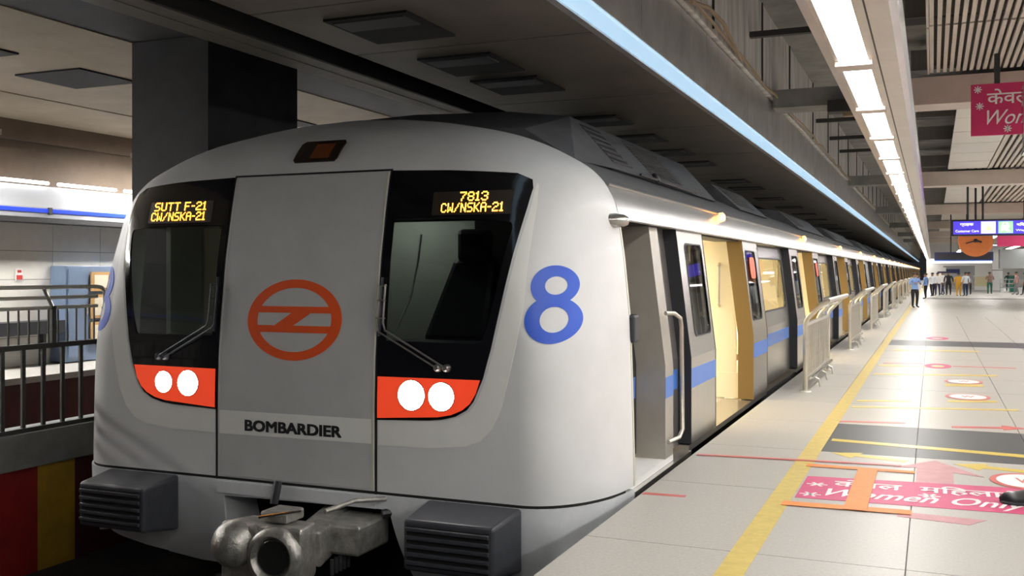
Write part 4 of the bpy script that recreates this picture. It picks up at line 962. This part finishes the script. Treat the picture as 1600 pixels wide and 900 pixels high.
# --- far end of the hall
we = struct('wall_end', MB().box(-.6, 16, 118, 118.4, 0, 5), 'farwhite')
wr = struct('wall_right', MB().box(15.6, 16, -12, 118, 0, 5), 'farwhite')
struct('wall_behind', MB().box(-1.8, 16, -12.4, -12, 0, 5), 'concrete')
k1 = thing('kiosk', (2, 96, 0), 'grey kiosk with blue signboard at the far end of the platform', 'kiosk')
bx('body', 'fargrey', k1, .9, 3.4, 96, 99, 0, 2.05); bx('signboard', 'navy', k1, .4, 2.2, 95.9, 96, 1.4, 1.75); bx('white_board', 'farwhite', k1, .2, 1.1, 95.8, 95.9, 1.55, 1.9)
k2 = thing('light_band', (4, 100, 2), 'bright lit ceiling band at the far end', 'light panel'); bx('hanger', 'fargrey', k2, 2.4, 2.5, 100, 100.1, 2.7, 5); bx('panel', 'farlight', k2, -.2, 5.2, 100, 100.1, 2.3, 2.7)
k3 = thing('counter', (4, 92, 0), 'pale yellow counter front at the far end', 'counter'); bx('front', 'farbeige', k3, 3.3, 4.3, 92, 92.6, .3, 1.1); bx('top', 'farwhite', k3, 3.2, 4.4, 91.95, 92.7, 1.1, 1.2); bx('plinth', 'farwhite', k3, 3.25, 4.35, 91.98, 92.6, 0, .3)
k4 = thing('white_column', (4.8, 90, 0), 'white column at the far end right of the counter', 'column'); bx('shaft', 'farwhite', k4, 4.5, 5.25, 90, 90.7, 0, 5); bx('band', 'fargrey', k4, 4.49, 5.26, 89.99, 90.71, 1.6, 1.7)
k5 = thing('grey_bulkhead', (7, 80, 0), 'grey bulkhead hanging low at far right', 'bulkhead'); bx('panel', 'fargrey', k5, 4.6, 9.5, 82, 84, 1.75, 3.2); bx('lower_edge', 'farlight', k5, 6.2, 7.2, 81.9, 82, 1.75, 1.9)
k6 = thing('green_gate', (5.6, 84, 0), 'green ticket gate at far right', 'gate'); bx('panel', 'fargreen', k6, 5.35, 5.85, 84, 84.3, 0, 1.2); bx('top', 'fargrey', k6, 5.3, 5.9, 83.95, 84.35, 1.2, 1.26)
k7 = thing('guard_rail', (5.5, 82, 0), 'low grey guard rail in front of the green gate', 'railing')
for z in (.35, .65, .95): MB().tube([(4.6,82,z),(6.3,82,z)], .03, 6).build('rail', 'fargrey', k7)
for x in (4.6, 5.2, 5.75, 6.3): MB().tube([(x,82,0),(x,82,.95)], .035, 6).build('post', 'fargrey', k7)
k8 = thing('soffit_light', (4.6, 56, 2.5), 'strip lit soffit panel beyond the navy board', 'light panel'); bx('panel', 'farlight', k8, 2.4, 6.5, 75, 76, 3.3, 3.35)

# ================================================================== PEOPLE (far along the platform)
def person(x, y, h, face, shirt, trousers, label, pose='stand', hair='hair', long=False, group='people far along the platform'):
    t = thing('person', (x, y, 0), label, 'person', group)
    k = h/1.7; ca, sa = math.cos(face), math.sin(face)
    walk = .16 if pose == 'walk' else .03
    # joints in body space: +Y is forward
    J = {'pel':(0,0,.93,.125,.1),'waist':(0,0,1.08,.12,.09),'chest':(0,.01,1.3,.15,.105),'neck':(0,.01,1.46,.055,.055),'jaw':(0,.025,1.53,.065,.075),'head':(0,.02,1.61,.078,.092),'crown':(0,.01,1.68,.06,.07)}
    E_ = [('pel','waist'),('waist','chest'),('chest','neck'),('neck','jaw'),('jaw','head'),('head','crown')]
    for s, n in ((-1,'l'),(1,'r')):
        w = walk*s
        J['hip'+n] = (.09*s,0,.86,.095,.095); J['knee'+n] = (.1*s,w*.6+.02,.48,.06,.06); J['ank'+n] = (.1*s,w-.01,.09,.042,.042); J['toe'+n] = (.115*s,w+.16,.04,.04,.03)
        J['sh'+n] = (.17*s,0,1.4,.06,.06)
        if pose == 'fold' or pose == 'phone': J['elb'+n] = (.24*s,.03,1.14,.042,.042); J['wr'+n] = (.1*s,.24,1.2,.028,.028); J['pa'+n] = (.05*s,.3,1.22,.03,.02)
        else: J['elb'+n] = (.24*s,-.03-w*.3,1.13,.042,.042); J['wr'+n] = (.25*s,.04-w*.6,.88,.028,.028); J['pa'+n] = (.25*s,.06-w*.6,.8,.028,.02)
        E_ += [('pel','hip'+n),('hip'+n,'knee'+n),('knee'+n,'ank'+n),('ank'+n,'toe'+n),('chest','sh'+n),('sh'+n,'elb'+n),('elb'+n,'wr'+n),('wr'+n,'pa'+n)]
        px, py, pz = J['pa'+n][:3]
        for f in range(5):
            nm = 'f%d%s' % (f, n); dz = (-.07-.01*(f in (1,2,3))) if pose not in ('fold','phone') else 0; dy = 0 if dz else .07
            if f == 4: J[nm] = (px-.03*s, py+.03, pz+.0, .011, .011)
            else: J[nm] = (px, py-.025+.018*f+dy, pz+dz, .009, .009)
            E_.append(('pa'+n, nm))
    keys = list(J); me = bpy.data.meshes.new('b'); me.from_pydata([J[q][:3] for q in keys], [(keys.index(a), keys.index(b)) for a, b in E_], [])
    o = bpy.data.objects.new('b', me); COL.objects.link(o); sk = o.modifiers.new('s', 'SKIN'); sk.use_smooth_shade = True
    for i, q in enumerate(keys):
        d = me.skin_vertices[0].data[i]; d.radius = J[q][3:]; d.use_root = (q == 'pel')
    o.modifiers.new('d', 'SUBSURF').levels = 1
    bpy.context.view_layer.update()
    em = bpy.data.meshes.new_from_object(o.evaluated_get(bpy.context.evaluated_depsgraph_get())); bpy.data.objects.remove(o)
    em.materials.clear()
    for m_ in (shirt, trousers, M['skin'], M['glossblack']): em.materials.append(m_)
    for p in em.polygons:
        c = p.center; ax = abs(c.x); arm = (ax > .2 and c.z > .7) or c.y > .17 and c.z > 1.0 and c.z < 1.4
        if c.z > 1.46: i = 2
        elif arm and c.z < 1.0: i = 2
        elif arm and c.y > .2: i = 2
        elif c.z > .92 or arm: i = 0
        elif c.z > .09: i = 0 if long and c.z > .2 else 1
        else: i = 3
        p.material_index = i; p.use_smooth = True
    R = Matrix.Translation((x, y, 0)) @ Matrix.Rotation(face, 4, 'Z') @ Matrix.Diagonal((k*1.25, k*1.1, k, 1))
    em.transform(R); b = link('body', em, None, t)
    mb = MB(); base = []
    for i in range(6):
        a = PI/2*i/6-.25; 
        for q in range(12): mb.v.append((.09*math.cos(a)*math.cos(2*PI*q/12), .005-.015+.105*math.cos(a)*math.sin(2*PI*q/12)-.01*(a<0), 1.635+.095*math.sin(a)))
    for i in range(5):
        for q in range(12): mb.f.append((i*12+q, i*12+(q+1)%12, (i+1)*12+(q+1)%12, (i+1)*12+q))
    mb.f.append(tuple(60+q for q in range(12))); mb.v = [tuple(R @ Vector(v)) for v in mb.v]; mb.build('hair', hair, t, smooth=True)
    mb = MB()   # simple facial features
    for dx in (-.03, .03): mb.box(dx-.01, dx+.01, .105, .112, 1.605, 1.615)
    mb.v = [tuple(R @ Vector(v)) for v in mb.v]; mb.build('eyes', 'ink', t)
    mb = MB().box(-.012, .012, .1, .128, 1.565, 1.6); mb.v = [tuple(R @ Vector(v)) for v in mb.v]; mb.build('nose', 'skin', t)
    return t
c_ = {n: cloth(n, v) for n, v in dict(sky=(.22,.36,.7), pale=(.62,.66,.72), white=(.75,.75,.76), dark=(.015,.015,.02), navy=(.02,.03,.08), must=(.72,.36,.02), brown=(.22,.13,.1), grey=(.2,.2,.22), green=(.02,.1,.07), pinkish=(.45,.25,.25)).items()}
person(-.68, 45.0, 1.46, -2.6, c_['sky'], c_['dark'], 'person in light blue shirt standing on the yellow line, nearest', 'fold')
person(-.35, 60.0, 1.42, 1.2, c_['sky'], c_['dark'], 'person in light blue shirt just behind the nearest person')
person(.0, 66.0, 1.45, .4, c_['pale'], c_['dark'], 'person in pale grey shirt among the distant group', 'walk')
person(.3, 68.5, 1.45, 2.8, c_['white'], c_['navy'], 'person in white shirt and navy trousers in the distant group')
person(.62, 71., 1.5, 1., c_['white'], c_['navy'], 'person in white shirt left of the black clothed person', 'walk')
person(.95, 70.0, 1.5, 3., c_['dark'], c_['dark'], 'person dressed all in black beside the mustard dress')
person(1.5, 68.0, 1.42, -2.9, c_['must'], c_['must'], 'person in a long mustard yellow outfit', 'stand', long=True)
person(1.88, 67.5, 1.48, .6, c_['pale'], c_['navy'], 'person in pale blue top right of the mustard outfit')
person(2.2, 72., 1.48, .2, c_['grey'], c_['dark'], 'person in grey top at the right end of the group')
person(3.6, 75.5, 1.48, 3.2, c_['brown'], c_['green'], 'person in brown top standing alone on the open floor', 'phone')
person(5.05, 73.0, 1.5, 1.3, c_['pinkish'], c_['grey'], 'person in dull pink top walking at far right', 'walk')
person(5.5, 72.0, 1.5, 1.5, c_['grey'], c_['dark'], 'person in grey top at the far right edge', 'walk')
person(5.4, 86.0, 1.45, 3.1, c_['green'], c_['green'], 'person in green beside the green gate')
